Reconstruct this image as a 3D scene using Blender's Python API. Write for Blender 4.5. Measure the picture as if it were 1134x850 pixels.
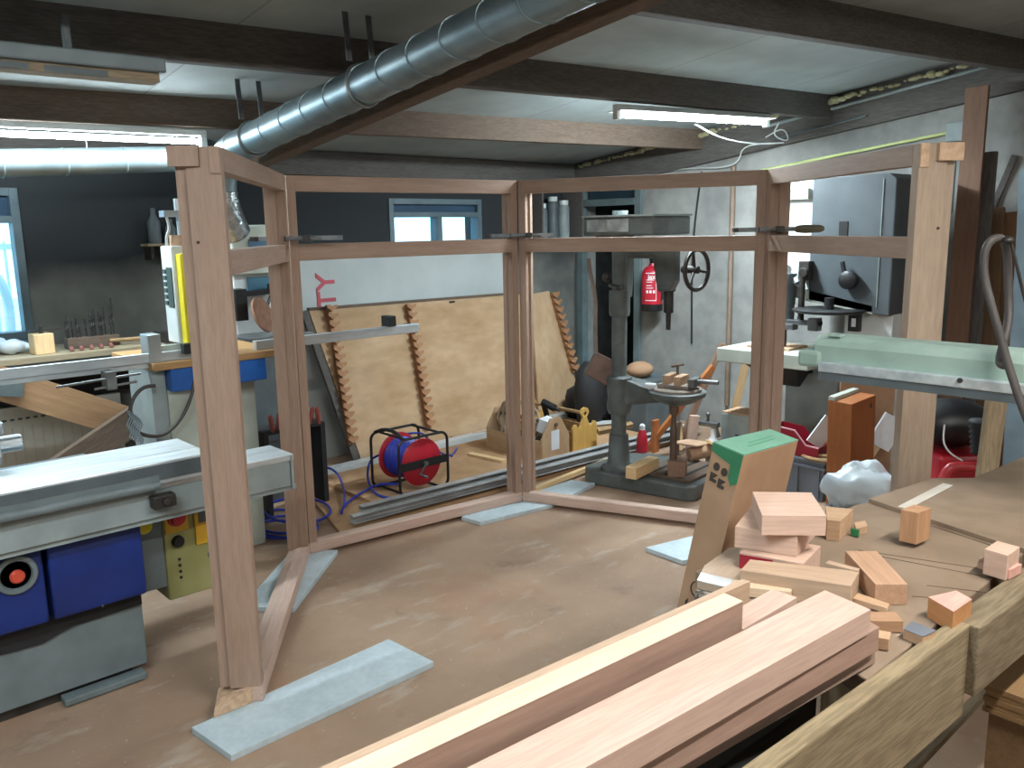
import bpy, bmesh, math, random
from mathutils import Vector, Matrix
from math import sin, cos, radians, pi, tan, hypot, atan2
for o in list(bpy.data.objects): bpy.data.objects.remove(o)
SC = bpy.context.scene
COL = SC.collection
random.seed(7)
Z = Vector((0, 0, 1)); X1 = Vector((1, 0, 0)); Y1 = Vector((0, 1, 0))

# ------------------------------------------------------------------ camera
EYE = 1.65; FOC = 929.26; PITCH = .18245; ROLL = -.01806; HEAD = radians(47.5)
RT = Vector((sin(HEAD), -cos(HEAD), 0)); FW = Vector((cos(HEAD), sin(HEAD), 0))
CF = FW * cos(PITCH) - Z * sin(PITCH); UP = RT.cross(CF)
CA = RT * cos(ROLL) + UP * sin(ROLL); CB = -RT * sin(ROLL) + UP * cos(ROLL)
EO = Vector((0, 0, EYE))
cam = bpy.data.objects.new('camera', bpy.data.cameras.new('camera')); COL.objects.link(cam)
cam.matrix_world = Matrix(((CA.x, CB.x, -CF.x, 0), (CA.y, CB.y, -CF.y, 0), (CA.z, CB.z, -CF.z, EYE), (0, 0, 0, 1)))
cam.data.sensor_width = 36; cam.data.lens = FOC / 1134 * 36; cam.data.clip_start = .02
SC.camera = cam

# ------------------------------------------------------------------ world, exposure
w = bpy.data.worlds.new('daylight'); SC.world = w; w.use_nodes = True
w.node_tree.nodes['Background'].inputs[0].default_value = (.36, .72, 1, 1)
w.node_tree.nodes['Background'].inputs[1].default_value = 3.0
SC.view_settings.view_transform = 'Standard'; SC.view_settings.look = 'None'
SC.view_settings.exposure = 0.45; SC.view_settings.gamma = 1; SC.view_settings.use_curve_mapping = False
LAMP_POWER = {'left': 40, 'right': 62, 'near': 52, 'front': 14, 'side': 40}     # watts of each fluorescent batten; side is an added fill
LAMP_COL = {'cool': (.80, .93, 1), 'warm': (1, .975, .94)}

# ------------------------------------------------------------------ measuring helpers (photo direction -> point on a real plane)
def ray(x, y): return CA * ((x - 567) / FOC) - CB * ((y - 425) / FOC) + CF
def gz(x, y, z=0): d = ray(x, y); return EO + d * ((z - EYE) / d.z)
def gx(x, y, v): d = ray(x, y); return EO + d * (v / d.x)
def gy(x, y, v): d = ray(x, y); return EO + d * (v / d.y)
def gd(x, y, D): d = ray(x, y); return EO + d * (D / d.dot(FW))
def xy(p, z): return Vector((p[0], p[1], z))

# ------------------------------------------------------------------ mesh helpers
class MB:
    def __init__(s): s.bm = bmesh.new()
    def hexa(s, p):                                   # 8 points: bottom 4 (ccw), top 4
        v = [s.bm.verts.new(q) for q in p]
        for f in ((3, 2, 1, 0), (4, 5, 6, 7), (0, 1, 5, 4), (1, 2, 6, 5), (2, 3, 7, 6), (3, 0, 4, 7)):
            s.bm.faces.new([v[i] for i in f])
        return s
    def box(s, x0, x1, y0, y1, z0, z1):
        return s.hexa([(x0, y0, z0), (x1, y0, z0), (x1, y1, z0), (x0, y1, z0), (x0, y0, z1), (x1, y0, z1), (x1, y1, z1), (x0, y1, z1)])
    def obox(s, c, size, rz=0, rx=0, ry=0):
        M = Matrix.Translation(c) @ Matrix.Rotation(rz, 4, 'Z') @ Matrix.Rotation(ry, 4, 'Y') @ Matrix.Rotation(rx, 4, 'X')
        a, b, d = [q / 2 for q in size]
        return s.hexa([M @ Vector(q) for q in ((-a, -b, -d), (a, -b, -d), (a, b, -d), (-a, b, -d), (-a, -b, d), (a, -b, d), (a, b, d), (-a, b, d))])
    def bar(s, p0, p1, w, h, up=Z):
        p0 = Vector(p0); p1 = Vector(p1); d = (p1 - p0).normalized(); sd = d.cross(up).normalized(); u = sd.cross(d)
        a = sd * w / 2; b = u * h / 2
        return s.hexa([p0 - a - b, p1 - a - b, p1 + a - b, p0 + a - b, p0 - a + b, p1 - a + b, p1 + a + b, p0 + a + b])
    def prism(s, poly, ext):
        ext = Vector(ext); n = len(poly); P = [Vector(q) for q in poly]
        a = [s.bm.verts.new(q) for q in P]; b = [s.bm.verts.new(q + ext) for q in P]
        s.bm.faces.new(a); s.bm.faces.new(b[::-1])
        for i in range(n): s.bm.faces.new((a[i], b[i], b[(i + 1) % n], a[(i + 1) % n]))
        return s
    def cyl(s, p0, p1, r0, r1=None, n=20):
        r1 = r0 if r1 is None else r1
        return s.rings([(Vector(p0), r0), (Vector(p1), r1)], Vector(p1) - Vector(p0), n)
    def rings(s, L, ax, n=20):                       # straight lathe: list of (centre, radius)
        ax = Vector(ax).normalized(); t = X1 if abs(ax.x) < .9 else Y1
        e1 = ax.cross(t).normalized(); e2 = ax.cross(e1); R = []
        for c, r in L: R.append([s.bm.verts.new(c + (e1 * cos(2 * pi * k / n) + e2 * sin(2 * pi * k / n)) * max(r, 1e-4)) for k in range(n)])
        for A, B in zip(R, R[1:]):
            for k in range(n): s.bm.faces.new((A[k], A[(k + 1) % n], B[(k + 1) % n], B[k]))
        s.bm.faces.new(R[0][::-1]); s.bm.faces.new(R[-1])
        return s
    def lathe(s, c, prof, n=24, ax=Z): c = Vector(c); ax = Vector(ax).normalized(); return s.rings([(c + ax * z, r) for r, z in prof], ax, n)
    def tube(s, pts, r, n=8, closed=False, smooth=0):
        P = [Vector(q) for q in pts]
        for _ in range(smooth):
            Q = []
            m = len(P)
            for i in range(m if closed else m - 1):
                a, b = P[i], P[(i + 1) % m]; Q += [a * .75 + b * .25, a * .25 + b * .75]
            if not closed: Q = [P[0]] + Q[1:-1] + [P[-1]]
            P = Q
        m = len(P); R = []; prev = None
        for i, p in enumerate(P):
            if closed: t = P[(i + 1) % m] - P[i - 1]
            else: t = P[min(i + 1, m - 1)] - P[max(i - 1, 0)]
            t.normalize()
            if prev is None: e = t.cross(Z if abs(t.z) < .9 else X1).normalized()
            else: e = (prev - t * prev.dot(t)).normalized()
            prev = e; f = t.cross(e); rr = r[i * len(r) // m] if isinstance(r, (list, tuple)) else r
            R.append([s.bm.verts.new(p + (e * cos(2 * pi * k / n) + f * sin(2 * pi * k / n)) * rr) for k in range(n)])
        for i in range(m if closed else m - 1):
            A, B = R[i], R[(i + 1) % m]
            for k in range(n): s.bm.faces.new((A[k], A[(k + 1) % n], B[(k + 1) % n], B[k]))
        if not closed: s.bm.faces.new(R[0][::-1]); s.bm.faces.new(R[-1])
        return s
    def ball(s, c, r, sc=(1, 1, 1), rot=None, n=16):
        M = Matrix.Translation(c) @ (rot or Matrix()) @ Matrix.Diagonal((sc[0] * r, sc[1] * r, sc[2] * r, 1))
        bmesh.ops.create_uvsphere(s.bm, u_segments=n, v_segments=max(6, n // 2), radius=1, matrix=M); return s
    def build(s, name, mat, parent=None, bevel=0, smooth=False, grain=None, frame=None):
        bm = s.bm
        bmesh.ops.recalc_face_normals(bm, faces=bm.faces)
        if frame is None:
            vs = [v.co for v in bm.verts]
            lo = Vector([min(v[i] for v in vs) for i in range(3)]); hi = Vector([max(v[i] for v in vs) for i in range(3)])
            o = Vector(((lo.x + hi.x) / 2, (lo.y + hi.y) / 2, lo.z))
            if isinstance(grain, Vector): d = grain.normalized()
            else: d = {'X': X1, 'Y': Y1, 'Z': Z, None: X1}[grain]
            t = Z if abs(d.z) < .9 else Y1
            yv = t.cross(d).normalized(); zv = d.cross(yv)
            frame = Matrix(((d.x, yv.x, zv.x, o.x), (d.y, yv.y, zv.y, o.y), (d.z, yv.z, zv.z, o.z), (0, 0, 0, 1)))
        bm.transform(frame.inverted())
        me = bpy.data.meshes.new(name); bm.to_mesh(me); bm.free()
        ob = bpy.data.objects.new(name, me); COL.objects.link(ob)
        me.materials.append(mat)
        if parent is not None:
            ob.parent = parent
            pm = WM[parent.name]; ob.matrix_basis = pm.inverted() @ frame
        else: ob.matrix_basis = frame
        WM[ob.name] = frame
        if smooth:
            for p in me.polygons: p.use_smooth = True
            if smooth != 'all':
                try: me.set_sharp_from_angle(angle=radians(40))
                except Exception: pass
        if bevel:
            m = ob.modifiers.new('bevel', 'BEVEL'); m.width = bevel; m.segments = 2; m.limit_method = 'ANGLE'; m.angle_limit = radians(35)
        return ob
WM = {}
def tag(o, label, cat, group=None):
    o['label'] = label; o['category'] = cat
    if group: o['group'] = group
    return o
def thing(name, label, cat, loc, group=None, rz=0):
    o = bpy.data.objects.new(name, None); COL.objects.link(o); o.empty_display_size = .05
    m = Matrix.Translation(Vector(loc)) @ Matrix.Rotation(rz, 4, 'Z'); o.matrix_basis = m; WM[o.name] = m
    return tag(o, label, cat, group)
def stuff(o): o['kind'] = 'stuff'; return o
def struct(o): o['kind'] = 'structure'; return o
def slab(mb, px, z, h):                                # a plate whose top face is seen at these directions on height z
    return mb.prism([gz(x, y, z) for x, y in px], (0, 0, -h))
def text(name, s, size, o, dx, dy, mat, parent, depth=.0015, ax='CENTER'):
    cu = bpy.data.curves.new(name, 'FONT'); cu.body = s; cu.size = size; cu.align_x = ax; cu.align_y = 'CENTER'; cu.extrude = depth; cu.offset = .003 * size / .2
    t = bpy.data.objects.new('tmp', cu); COL.objects.link(t); bpy.context.view_layer.update()
    me = bpy.data.meshes.new_from_object(t.evaluated_get(bpy.context.evaluated_depsgraph_get()))
    bpy.data.objects.remove(t); dx = Vector(dx).normalized(); dy = Vector(dy).normalized(); n = dx.cross(dy)
    fr = Matrix(((dx.x, dy.x, n.x, o[0]), (dx.y, dy.y, n.y, o[1]), (dx.z, dy.z, n.z, o[2]), (0, 0, 0, 1)))
    ob = bpy.data.objects.new(name, me); COL.objects.link(ob); me.materials.clear(); me.materials.append(mat)
    ob.parent = parent; ob.matrix_basis = WM[parent.name].inverted() @ fr; WM[ob.name] = fr
    return ob
def copy_tree(o, M, label=None):                       # copy of a thing with copies of its parts
    c = o.copy(); COL.objects.link(c); c.matrix_basis = M
    if label: c['label'] = label
    for ch in [q for q in bpy.data.objects if q.parent == o]:
        d = ch.copy(); COL.objects.link(d); d.parent = c
        for g in [q for q in bpy.data.objects if q.parent == ch]:
            e = g.copy(); COL.objects.link(e); e.parent = d
    return c

# ------------------------------------------------------------------ materials
def C(h):
    v = [int(h[i:i + 2], 16) / 255 for i in (0, 2, 4)]
    return tuple((q / 12.92 if q <= .04045 else ((q + .055) / 1.055) ** 2.4) for q in v) + (1,)
MATS = {}
def mat(name, c1, c2=None, rough=.6, metal=0, scale=6, stretch=(1, 1, 1), lo=.35, hi=.65, bump=0, detail=4, fine=0, spec=.5):
    if name in MATS: return MATS[name]
    m = bpy.data.materials.new(name); m.use_nodes = True; nt = m.node_tree; b = nt.nodes['Principled BSDF']
    b.inputs['Roughness'].default_value = rough; b.inputs['Metallic'].default_value = metal
    b.inputs['Specular IOR Level'].default_value = spec
    c2 = c2 or c1
    tc = nt.nodes.new('ShaderNodeTexCoord'); mp = nt.nodes.new('ShaderNodeMapping'); mp.inputs['Scale'].default_value = stretch
    nt.links.new(tc.outputs['Object'], mp.inputs[0])
    no = nt.nodes.new('ShaderNodeTexNoise'); no.inputs['Scale'].default_value = scale; no.inputs['Detail'].default_value = detail
    nt.links.new(mp.outputs[0], no.inputs['Vector'])
    cr = nt.nodes.new('ShaderNodeValToRGB'); cr.color_ramp.elements[0].position = lo; cr.color_ramp.elements[1].position = hi
    cr.color_ramp.elements[0].color = C(c2); cr.color_ramp.elements[1].color = C(c1)
    nt.links.new(no.outputs[0], cr.inputs[0]); out = cr.outputs[0]
    if fine:                                             # thin grain lines or speckle on top
        n2 = nt.nodes.new('ShaderNodeTexNoise'); n2.inputs['Scale'].default_value = scale * 4; n2.inputs['Detail'].default_value = 3
        nt.links.new(mp.outputs[0], n2.inputs['Vector'])
        r2 = nt.nodes.new('ShaderNodeValToRGB'); r2.color_ramp.elements[0].position = .42; r2.color_ramp.elements[1].position = .58
        g = 1 - fine; r2.color_ramp.elements[0].color = (g, g, g, 1); r2.color_ramp.elements[1].color = (1, 1, 1, 1)
        nt.links.new(n2.outputs[0], r2.inputs[0])
        mx = nt.nodes.new('ShaderNodeMixRGB'); mx.blend_type = 'MULTIPLY'; mx.inputs[0].default_value = 1
        nt.links.new(out, mx.inputs[1]); nt.links.new(r2.outputs[0], mx.inputs[2]); out = mx.outputs[0]
    nt.links.new(out, b.inputs['Base Color'])
    if bump:
        bp = nt.nodes.new('ShaderNodeBump'); bp.inputs['Strength'].default_value = bump; bp.inputs['Distance'].default_value = .01
        nt.links.new(no.outputs[0], bp.inputs['Height']); nt.links.new(bp.outputs[0], b.inputs['Normal'])
    MATS[name] = m; return m
def wood(name, c1, c2, rough=.62, fine=.08, scale=3.5):
    h = lambda c: [int(c[i:i + 2], 16) for i in (0, 2, 4)]
    a, b = h(c1), h(c2); b = [round(p * .5 + q * .5) for p, q in zip(a, b)]      # keep the figure quiet
    return mat(name, c1, '%02x%02x%02x' % tuple(b), rough, 0, scale, (1, 12, 12), .3, .7, .03, 5, fine, .3)
def emit(name, col, st):
    m = bpy.data.materials.new(name); m.use_nodes = True; nt = m.node_tree; nt.nodes.remove(nt.nodes['Principled BSDF'])
    e = nt.nodes.new('ShaderNodeEmission'); e.inputs[0].default_value = (*col, 1); e.inputs[1].default_value = st
    nt.links.new(e.outputs[0], nt.nodes['Material Output'].inputs[0]); return m
MERANTI = wood('meranti', 'a98e7c', '937866')
MERANTI_L = wood('meranti_sanded', 'cdb2a2', 'b7988a')
MERANTI_D = wood('meranti_dark', '8d705f', '735747')
ENDG = mat('end_grain', 'd2b394', 'b8977a', .8, 0, 40)
PINE = wood('pine', 'e6c698', 'd0aa78')
PINE_OLD = wood('old_pine', 'a58660', '84694a')
GREYWOOD = wood('weathered_wood', 'a39176', '7b6a52', .85, .2)
DARKWOOD = wood('dark_timber', '66625e', '4d4a47', .85, .2)
BROWNWOOD = wood('brown_timber', '6f5f52', '58493f', .8, .2)
PLY = mat('plywood', 'bfa282', 'a78763', .7, 0, 2.2, (1, 2.4, 2.4), .3, .72, .02, 5, .06, .3)
PLY_D = mat('dusty_hardboard', 'c09a78', 'a78460', .85, 0, 3, (1, 1, 1), .3, .7, 0, 6, .06, .2)
BENCHTOP = mat('bench_board', '998673', '7e6c59', .8, 0, 2.5, (1, 1, 1), .3, .72, .03, 8, .08, .2)
CARD = mat('cardboard', 'ab8a6e', '9d7c61', .85, 0, 4, (1, 1, 1), .3, .7, 0, 3, .04, .1)
STYRO = mat('insulation_board', 'c2d0d5', 'b7c6cb', .7, 0, 10, fine=.05)
WHITEP = mat('white_panel', 'b6bcba', 'a6acaa', .5, 0, 2)
WHITE = mat('white_paint', 'd7dcda', 'c3c9c7', .45, 0, 5)
CREAM = mat('cream_paint', 'b9bfb4', 'a2a89c', .5, 0, 5)
GREY = mat('grey_paint', '737e80', '636d6f', .5, 0, 6)
GREY_L = mat('light_grey_paint', '95a09f', '828c8c', .5, 0, 6)
GREY_D = mat('dark_grey_paint', '5d6669', '4d5558', .5, 0, 6)
MACH = mat('machine_green_grey', '646b69', '4f5553', .5, 0, 6, fine=.06)
BLUE = mat('blue_plastic', '173079', '132765', .38, 0, 5)
BLUE2 = mat('blue_enamel', '1f5fae', '194f92', .4, 0, 5)
YELLOW = mat('yellow_paint', 'e6d413', 'd4c10f', .45, 0, 5)
OCHRE = mat('ochre_panel', 'd6a92a', 'c4981f', .5, 0, 5)
OLIVE = mat('olive_panel', '9d9a66', '87844f', .55, 0, 5)
RED = mat('red_paint', 'c02636', 'a51d2c', .35, 0, 5)
RED_D = mat('dark_red_plastic', '9f1d33', '85182a', .4, 0, 5)
REDCASE = mat('red_case', 'c2353d', 'a82a33', .4, 0, 5)
GREENP = mat('machine_green', '9db3a8', '889f93', .5, 0, 4, fine=.04)
GREENBOX = mat('green_card', '78ab90', '67997f', .7, 0, 5)
GREEN_D = mat('deep_green', '2f7a50', '276a44', .6)
ALU = mat('aluminium', 'c9d2d6', 'b4bdc1', .32, .85, 8)
ALU_M = mat('brushed_aluminium', 'd5dde0', 'bcc4c8', .38, .55, 5, (1, 6, 6))
STEEL = mat('steel', '8a8d8e', '6d7071', .4, .8, 12)
STEEL_D = mat('dark_steel', '4a4744', '35322f', .5, .5, 12)
GALV = mat('galvanised_sheet', '8f9da1', '78878b', .42, .8, 6)
FOIL = mat('foil_hose', 'd0d8da', 'a9b1b3', .25, .85, 30, bump=.5)
BLACK = mat('black_plastic', '1c1d1f', '141517', .45)
BLACKM = mat('black_rubber', '232325', '19191b', .7)
HOSE_G = mat('grey_hose', '4a4541', '3b3633', .6)
BLUEC = mat('blue_cable', '2c3fb4', '24359a', .4)
BEIGEC = mat('beige_hose', 'b9a58c', '9b8870', .6)
WHITEC = mat('white_cable', 'cfd3d0', None, .5)
GREENC = mat('yellow_green_conduit', 'c3cc8a', 'aab478', .5)
COPPER = mat('brown_conduit', '8a7668', '75624f', .6)
PAPER = mat('paper', 'dfe3e6', 'cfd4d8', .8)
BAG = mat('plastic_bag', 'd8e1e5', 'c3ced4', .35, 0, 5)
CRATE = mat('grey_crate', '6f7a86', '616b77', .5, 0, 5)
CONC_L = mat('dirty_concrete', '9b9b96', '7f7f7c', .9, 0, 2.2, detail=8, fine=.08)
BROWNBOX = wood('stained_wood', '9b5f34', '834a26', .6)
CERAMIC = mat('grey_stone', '8e8276', '776c62', .85, 0, 8)
DISC = mat('sanding_disc', '8e6a55', '795744', .9, 0, 30)
INK = mat('black_ink', '3a3029', None, .8)
REDINK = mat('red_ink', 'b5525a', None, .7)
DUSTY = mat('wood_dust', 'c2a184', 'ab8a6e', .95, 0, 20)
ORANGEB = mat('orange_wood', 'b5713f', '9d5d31', .7)

# ================================================================== THE ROOM
XL, XR, YF, YB = -2.6, 5.86, -2.6, 5.5
def ceil_z(y): return 2.891 - .122 * y
# floor: trodden brown concrete with pale dust smears and flecks
def floor_mat():
    m = bpy.data.materials.new('dusty_floor'); m.use_nodes = True; nt = m.node_tree; b = nt.nodes['Principled BSDF']
    b.inputs['Roughness'].default_value = .75; b.inputs['Specular IOR Level'].default_value = .3
    tc = nt.nodes.new('ShaderNodeTexCoord')
    def noise(sc, det, lo, hi, ca, cb, stretch=(1, 1, 1), rot=0):
        mp = nt.nodes.new('ShaderNodeMapping'); mp.inputs['Scale'].default_value = stretch; mp.inputs['Rotation'].default_value = (0, 0, rot)
        nt.links.new(tc.outputs['Object'], mp.inputs[0])
        n = nt.nodes.new('ShaderNodeTexNoise'); n.inputs['Scale'].default_value = sc; n.inputs['Detail'].default_value = det
        n.inputs['Roughness'].default_value = .62
        nt.links.new(mp.outputs[0], n.inputs['Vector'])
        r = nt.nodes.new('ShaderNodeValToRGB'); r.color_ramp.elements[0].position = lo; r.color_ramp.elements[1].position = hi
        r.color_ramp.elements[0].color = ca; r.color_ramp.elements[1].color = cb
        nt.links.new(n.outputs[0], r.inputs[0]); return r.outputs[0]
    base = noise(1.1, 9, .3, .7, C('8c7360'), C('ae937b'))
    def mix(a, fac, col):
        x = nt.nodes.new('ShaderNodeMixRGB'); nt.links.new(a, x.inputs[1]); nt.links.new(fac, x.inputs[0]); x.inputs[2].default_value = C(col); return x.outputs[0]
    base = mix(base, noise(2.3, 8, .52, .75, (0, 0, 0, 1), (.55,) * 3 + (1,)), '9c6f52')      # reddish sawdust
    base = mix(base, noise(3.2, 9, .57, .74, (0, 0, 0, 1), (.6,) * 3 + (1,), (1, 3, 1), .7), 'b9b0a2')   # pale smears
    base = mix(base, noise(70, 2, .71, .76, (0, 0, 0, 1), (.8,) * 3 + (1,)), 'd6c9b4')         # chips
    base = mix(base, noise(5, 9, .6, .78, (0, 0, 0, 1), (.5,) * 3 + (1,)), '5f4c3e')           # dark stains
    nt.links.new(base, b.inputs['Base Color'])
    return m
struct(MB().box(XL, XR, YF, YB, -.15, 0).build('floor', floor_mat()))
def back_wall_mat():                                   # dark upper coat, duct shade put into its colour, ragged edge over grey plaster
    m = mat('shaded_wall', '85857f', '62635f', .95, 0, 1.6, detail=9, fine=.1, spec=.1); nt = m.node_tree; b = nt.nodes['Principled BSDF']; src = b.inputs['Base Color'].links[0].from_socket
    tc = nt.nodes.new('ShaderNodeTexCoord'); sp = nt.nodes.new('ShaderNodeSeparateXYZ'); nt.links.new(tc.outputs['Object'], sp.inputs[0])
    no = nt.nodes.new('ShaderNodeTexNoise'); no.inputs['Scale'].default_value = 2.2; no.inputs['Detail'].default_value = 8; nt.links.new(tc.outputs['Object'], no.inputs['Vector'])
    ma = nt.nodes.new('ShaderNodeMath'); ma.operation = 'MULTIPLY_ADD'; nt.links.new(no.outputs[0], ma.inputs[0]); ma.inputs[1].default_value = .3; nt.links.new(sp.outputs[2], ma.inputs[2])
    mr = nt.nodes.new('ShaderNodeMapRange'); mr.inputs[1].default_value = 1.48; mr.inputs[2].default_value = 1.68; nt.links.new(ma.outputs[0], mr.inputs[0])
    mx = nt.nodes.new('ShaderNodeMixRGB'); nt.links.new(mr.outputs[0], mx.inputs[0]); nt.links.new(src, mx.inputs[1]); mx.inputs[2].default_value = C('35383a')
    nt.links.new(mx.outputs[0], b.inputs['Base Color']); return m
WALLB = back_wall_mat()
WALLR = CONC_L
def wall_with_holes(name, m, axis, pos, th, a0, a1, ztop, holes):
    # holes: list of (a_start, a_end, z0, z1), sorted along the wall; ztop(a) is the wall's upper edge
    mb = MB()
    def seg(a, b, z0, z1a, z1b):
        if b - a < 1e-4: return
        if axis == 'Y': P = [(a, pos, z0), (b, pos, z0), (b, pos + th, z0), (a, pos + th, z0), (a, pos, z1a), (b, pos, z1b), (b, pos + th, z1b), (a, pos + th, z1a)]
        else: P = [(pos, a, z0), (pos + th, a, z0), (pos + th, b, z0), (pos, b, z0), (pos, a, z1a), (pos + th, a, z1a), (pos + th, b, z1b), (pos, b, z1b)]
        mb.hexa(P)
    c = a0
    for (h0, h1, z0, z1) in holes:
        seg(c, h0, 0, ztop(c), ztop(h0))
        if z0 > 0: seg(h0, h1, 0, z0, z0)
        seg(h0, h1, z1, ztop(h0), ztop(h1)); c = h1
    seg(c, a1, 0, ztop(c), ztop(a1))
    return struct(mb.build(name, m))
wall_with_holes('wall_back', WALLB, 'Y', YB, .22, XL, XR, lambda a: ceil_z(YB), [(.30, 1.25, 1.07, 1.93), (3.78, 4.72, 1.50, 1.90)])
wall_with_holes('wall_right', WALLR, 'X', XR, .22, YF, YB, ceil_z, [(4.72, 5.42, 0, 2.02)])
wall_with_holes('wall_left', WALLR, 'X', XL - .22, .22, YF, YB, ceil_z, [])
wall_with_holes('wall_front', WALLR, 'Y', YF - .22, .22, XL, XR, lambda a: ceil_z(YF), [])
# dark room behind the doorway
WALLK = mat('unlit_room_wall', '4a4844', '3c3b38', .95, spec=.1)
alc = MB(); alc.box(XR + 1.6, XR + 1.7, 4.2, 5.9, 0, 2.2); alc.box(XR + .22, XR + 1.6, 4.1, 4.2, 0, 2.2); alc.box(XR + .22, XR + 1.6, 5.8, 5.9, 0, 2.2)
alc.box(XR + .22, XR + 1.6, 4.2, 5.8, 2.1, 2.2); alc.box(XR + .22, XR + 1.6, 4.2, 5.8, -.1, 0)
struct(alc.build('wall_passage', WALLK))
DOORP = mat('teal_grey_paint', '6f7f80', '5d6b6c', .55)
fr = MB(); fr.box(XR - .03, XR + .05, 5.36, 5.44, 0, 2.06); fr.box(XR - .03, XR + .05, 4.68, 4.75, 0, 2.06)
fr.box(XR - .03, XR + .05, 4.75, 5.36, 1.84, 1.90); fr.box(XR - .03, XR + .05, 4.75, 5.36, 2.0, 2.06)
dfr = struct(fr.build('door_1', DOORP, bevel=.004))
tg = MB().box(XR + .06, XR + .075, 4.75, 5.36, 1.90, 2.0).build('transom_panel', mat('dark_transom', '31434c', None, .3), dfr)
# ceiling panels on a slope, with joints between the sheets
def ceil_mat():
    m = mat('ceiling_sheet', 'a4acab', '949c9b', .75, 0, 1.5, detail=6, fine=.04, spec=.2)
    nt = m.node_tree; b = nt.nodes['Principled BSDF']; src = b.inputs['Base Color'].links[0].from_socket
    tc = nt.nodes.new('ShaderNodeTexCoord'); br = nt.nodes.new('ShaderNodeTexBrick'); br.offset = 0
    br.inputs['Color1'].default_value = (1, 1, 1, 1); br.inputs['Color2'].default_value = (.93, .93, .93, 1); br.inputs['Mortar'].default_value = (.72, .72, .7, 1)
    br.inputs['Scale'].default_value = 1; br.inputs['Mortar Size'].default_value = .006; br.inputs['Brick Width'].default_value = 1.2; br.inputs['Row Height'].default_value = 20
    nt.links.new(tc.outputs['Object'], br.inputs['Vector'])
    mx = nt.nodes.new('ShaderNodeMixRGB'); mx.blend_type = 'MULTIPLY'; mx.inputs[0].default_value = 1
    nt.links.new(src, mx.inputs[1]); nt.links.new(br.outputs[0], mx.inputs[2]); nt.links.new(mx.outputs[0], b.inputs['Base Color'])
    return m
struct(MB().hexa([(XL - .2, YF - .2, ceil_z(YF - .2)), (XR + .2, YF - .2, ceil_z(YF - .2)), (XR + .2, YB + .2, ceil_z(YB + .2)), (XL - .2, YB + .2, ceil_z(YB + .2)),
    (XL - .2, YF - .2, ceil_z(YF - .2) + .1), (XR + .2, YF - .2, ceil_z(YF - .2) + .1), (XR + .2, YB + .2, ceil_z(YB + .2) + .1), (XL - .2, YB + .2, ceil_z(YB + .2) + .1)]).build('ceiling', ceil_mat()))
# purlins: (y at x=1, y at x=5)
n_tr = [0]
def trim(mb, m, grain='X', bevel=.006):
    n_tr[0] += 1
    return struct(mb.build('trim_%d' % n_tr[0], m, bevel=bevel, grain=grain))
for (ya, yb, dep, m) in ((3.47, 3.08, .155, DARKWOOD), (4.56, 4.16, .145, BROWNWOOD), (2.42, 1.88, .165, DARKWOOD), (1.0, .7, .16, DARKWOOD), (-.4, -.6, .16, DARKWOOD), (-1.7, -1.8, .16, DARKWOOD)):
    yy = lambda x: ya + (yb - ya) * (x - 1) / 4
    q = MB(); a, b = XL, XR; wd = .035
    q.hexa([(a, yy(a) - wd, ceil_z(yy(a)) - dep), (b, yy(b) - wd, ceil_z(yy(b)) - dep), (b, yy(b) + wd, ceil_z(yy(b)) - dep), (a, yy(a) + wd, ceil_z(yy(a)) - dep),
            (a, yy(a) - wd, ceil_z(yy(a)) + .01), (b, yy(b) - wd, ceil_z(yy(b)) + .01), (b, yy(b) + wd, ceil_z(yy(b)) + .01), (a, yy(a) + wd, ceil_z(yy(a)) + .01)])
    trim(q, m)
trim(MB().box(XL, XR, YB - .06, YB, ceil_z(YB) - .17, ceil_z(YB)), DARKWOOD)                    # wall plate on the back wall
def slope_beam(x0, x1, y0, y1, top, bot): return MB().hexa([(x0, y0, ceil_z(y0) - bot), (x1, y0, ceil_z(y0) - bot), (x1, y1, ceil_z(y1) - bot), (x0, y1, ceil_z(y1) - bot),
    (x0, y0, ceil_z(y0) - top), (x1, y0, ceil_z(y0) - top), (x1, y1, ceil_z(y1) - top), (x0, y1, ceil_z(y1) - top)])
trim(slope_beam(2.22, 2.31, YF, YB - .06, .14, .32), BROWNWOOD, 'Y')                              # the rafter under the purlins, along the duct
trim(slope_beam(XR - .05, XR, YF, YB - .06, 0, .26), DARKWOOD, 'Y')                               # wall plate along the right wall
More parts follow.
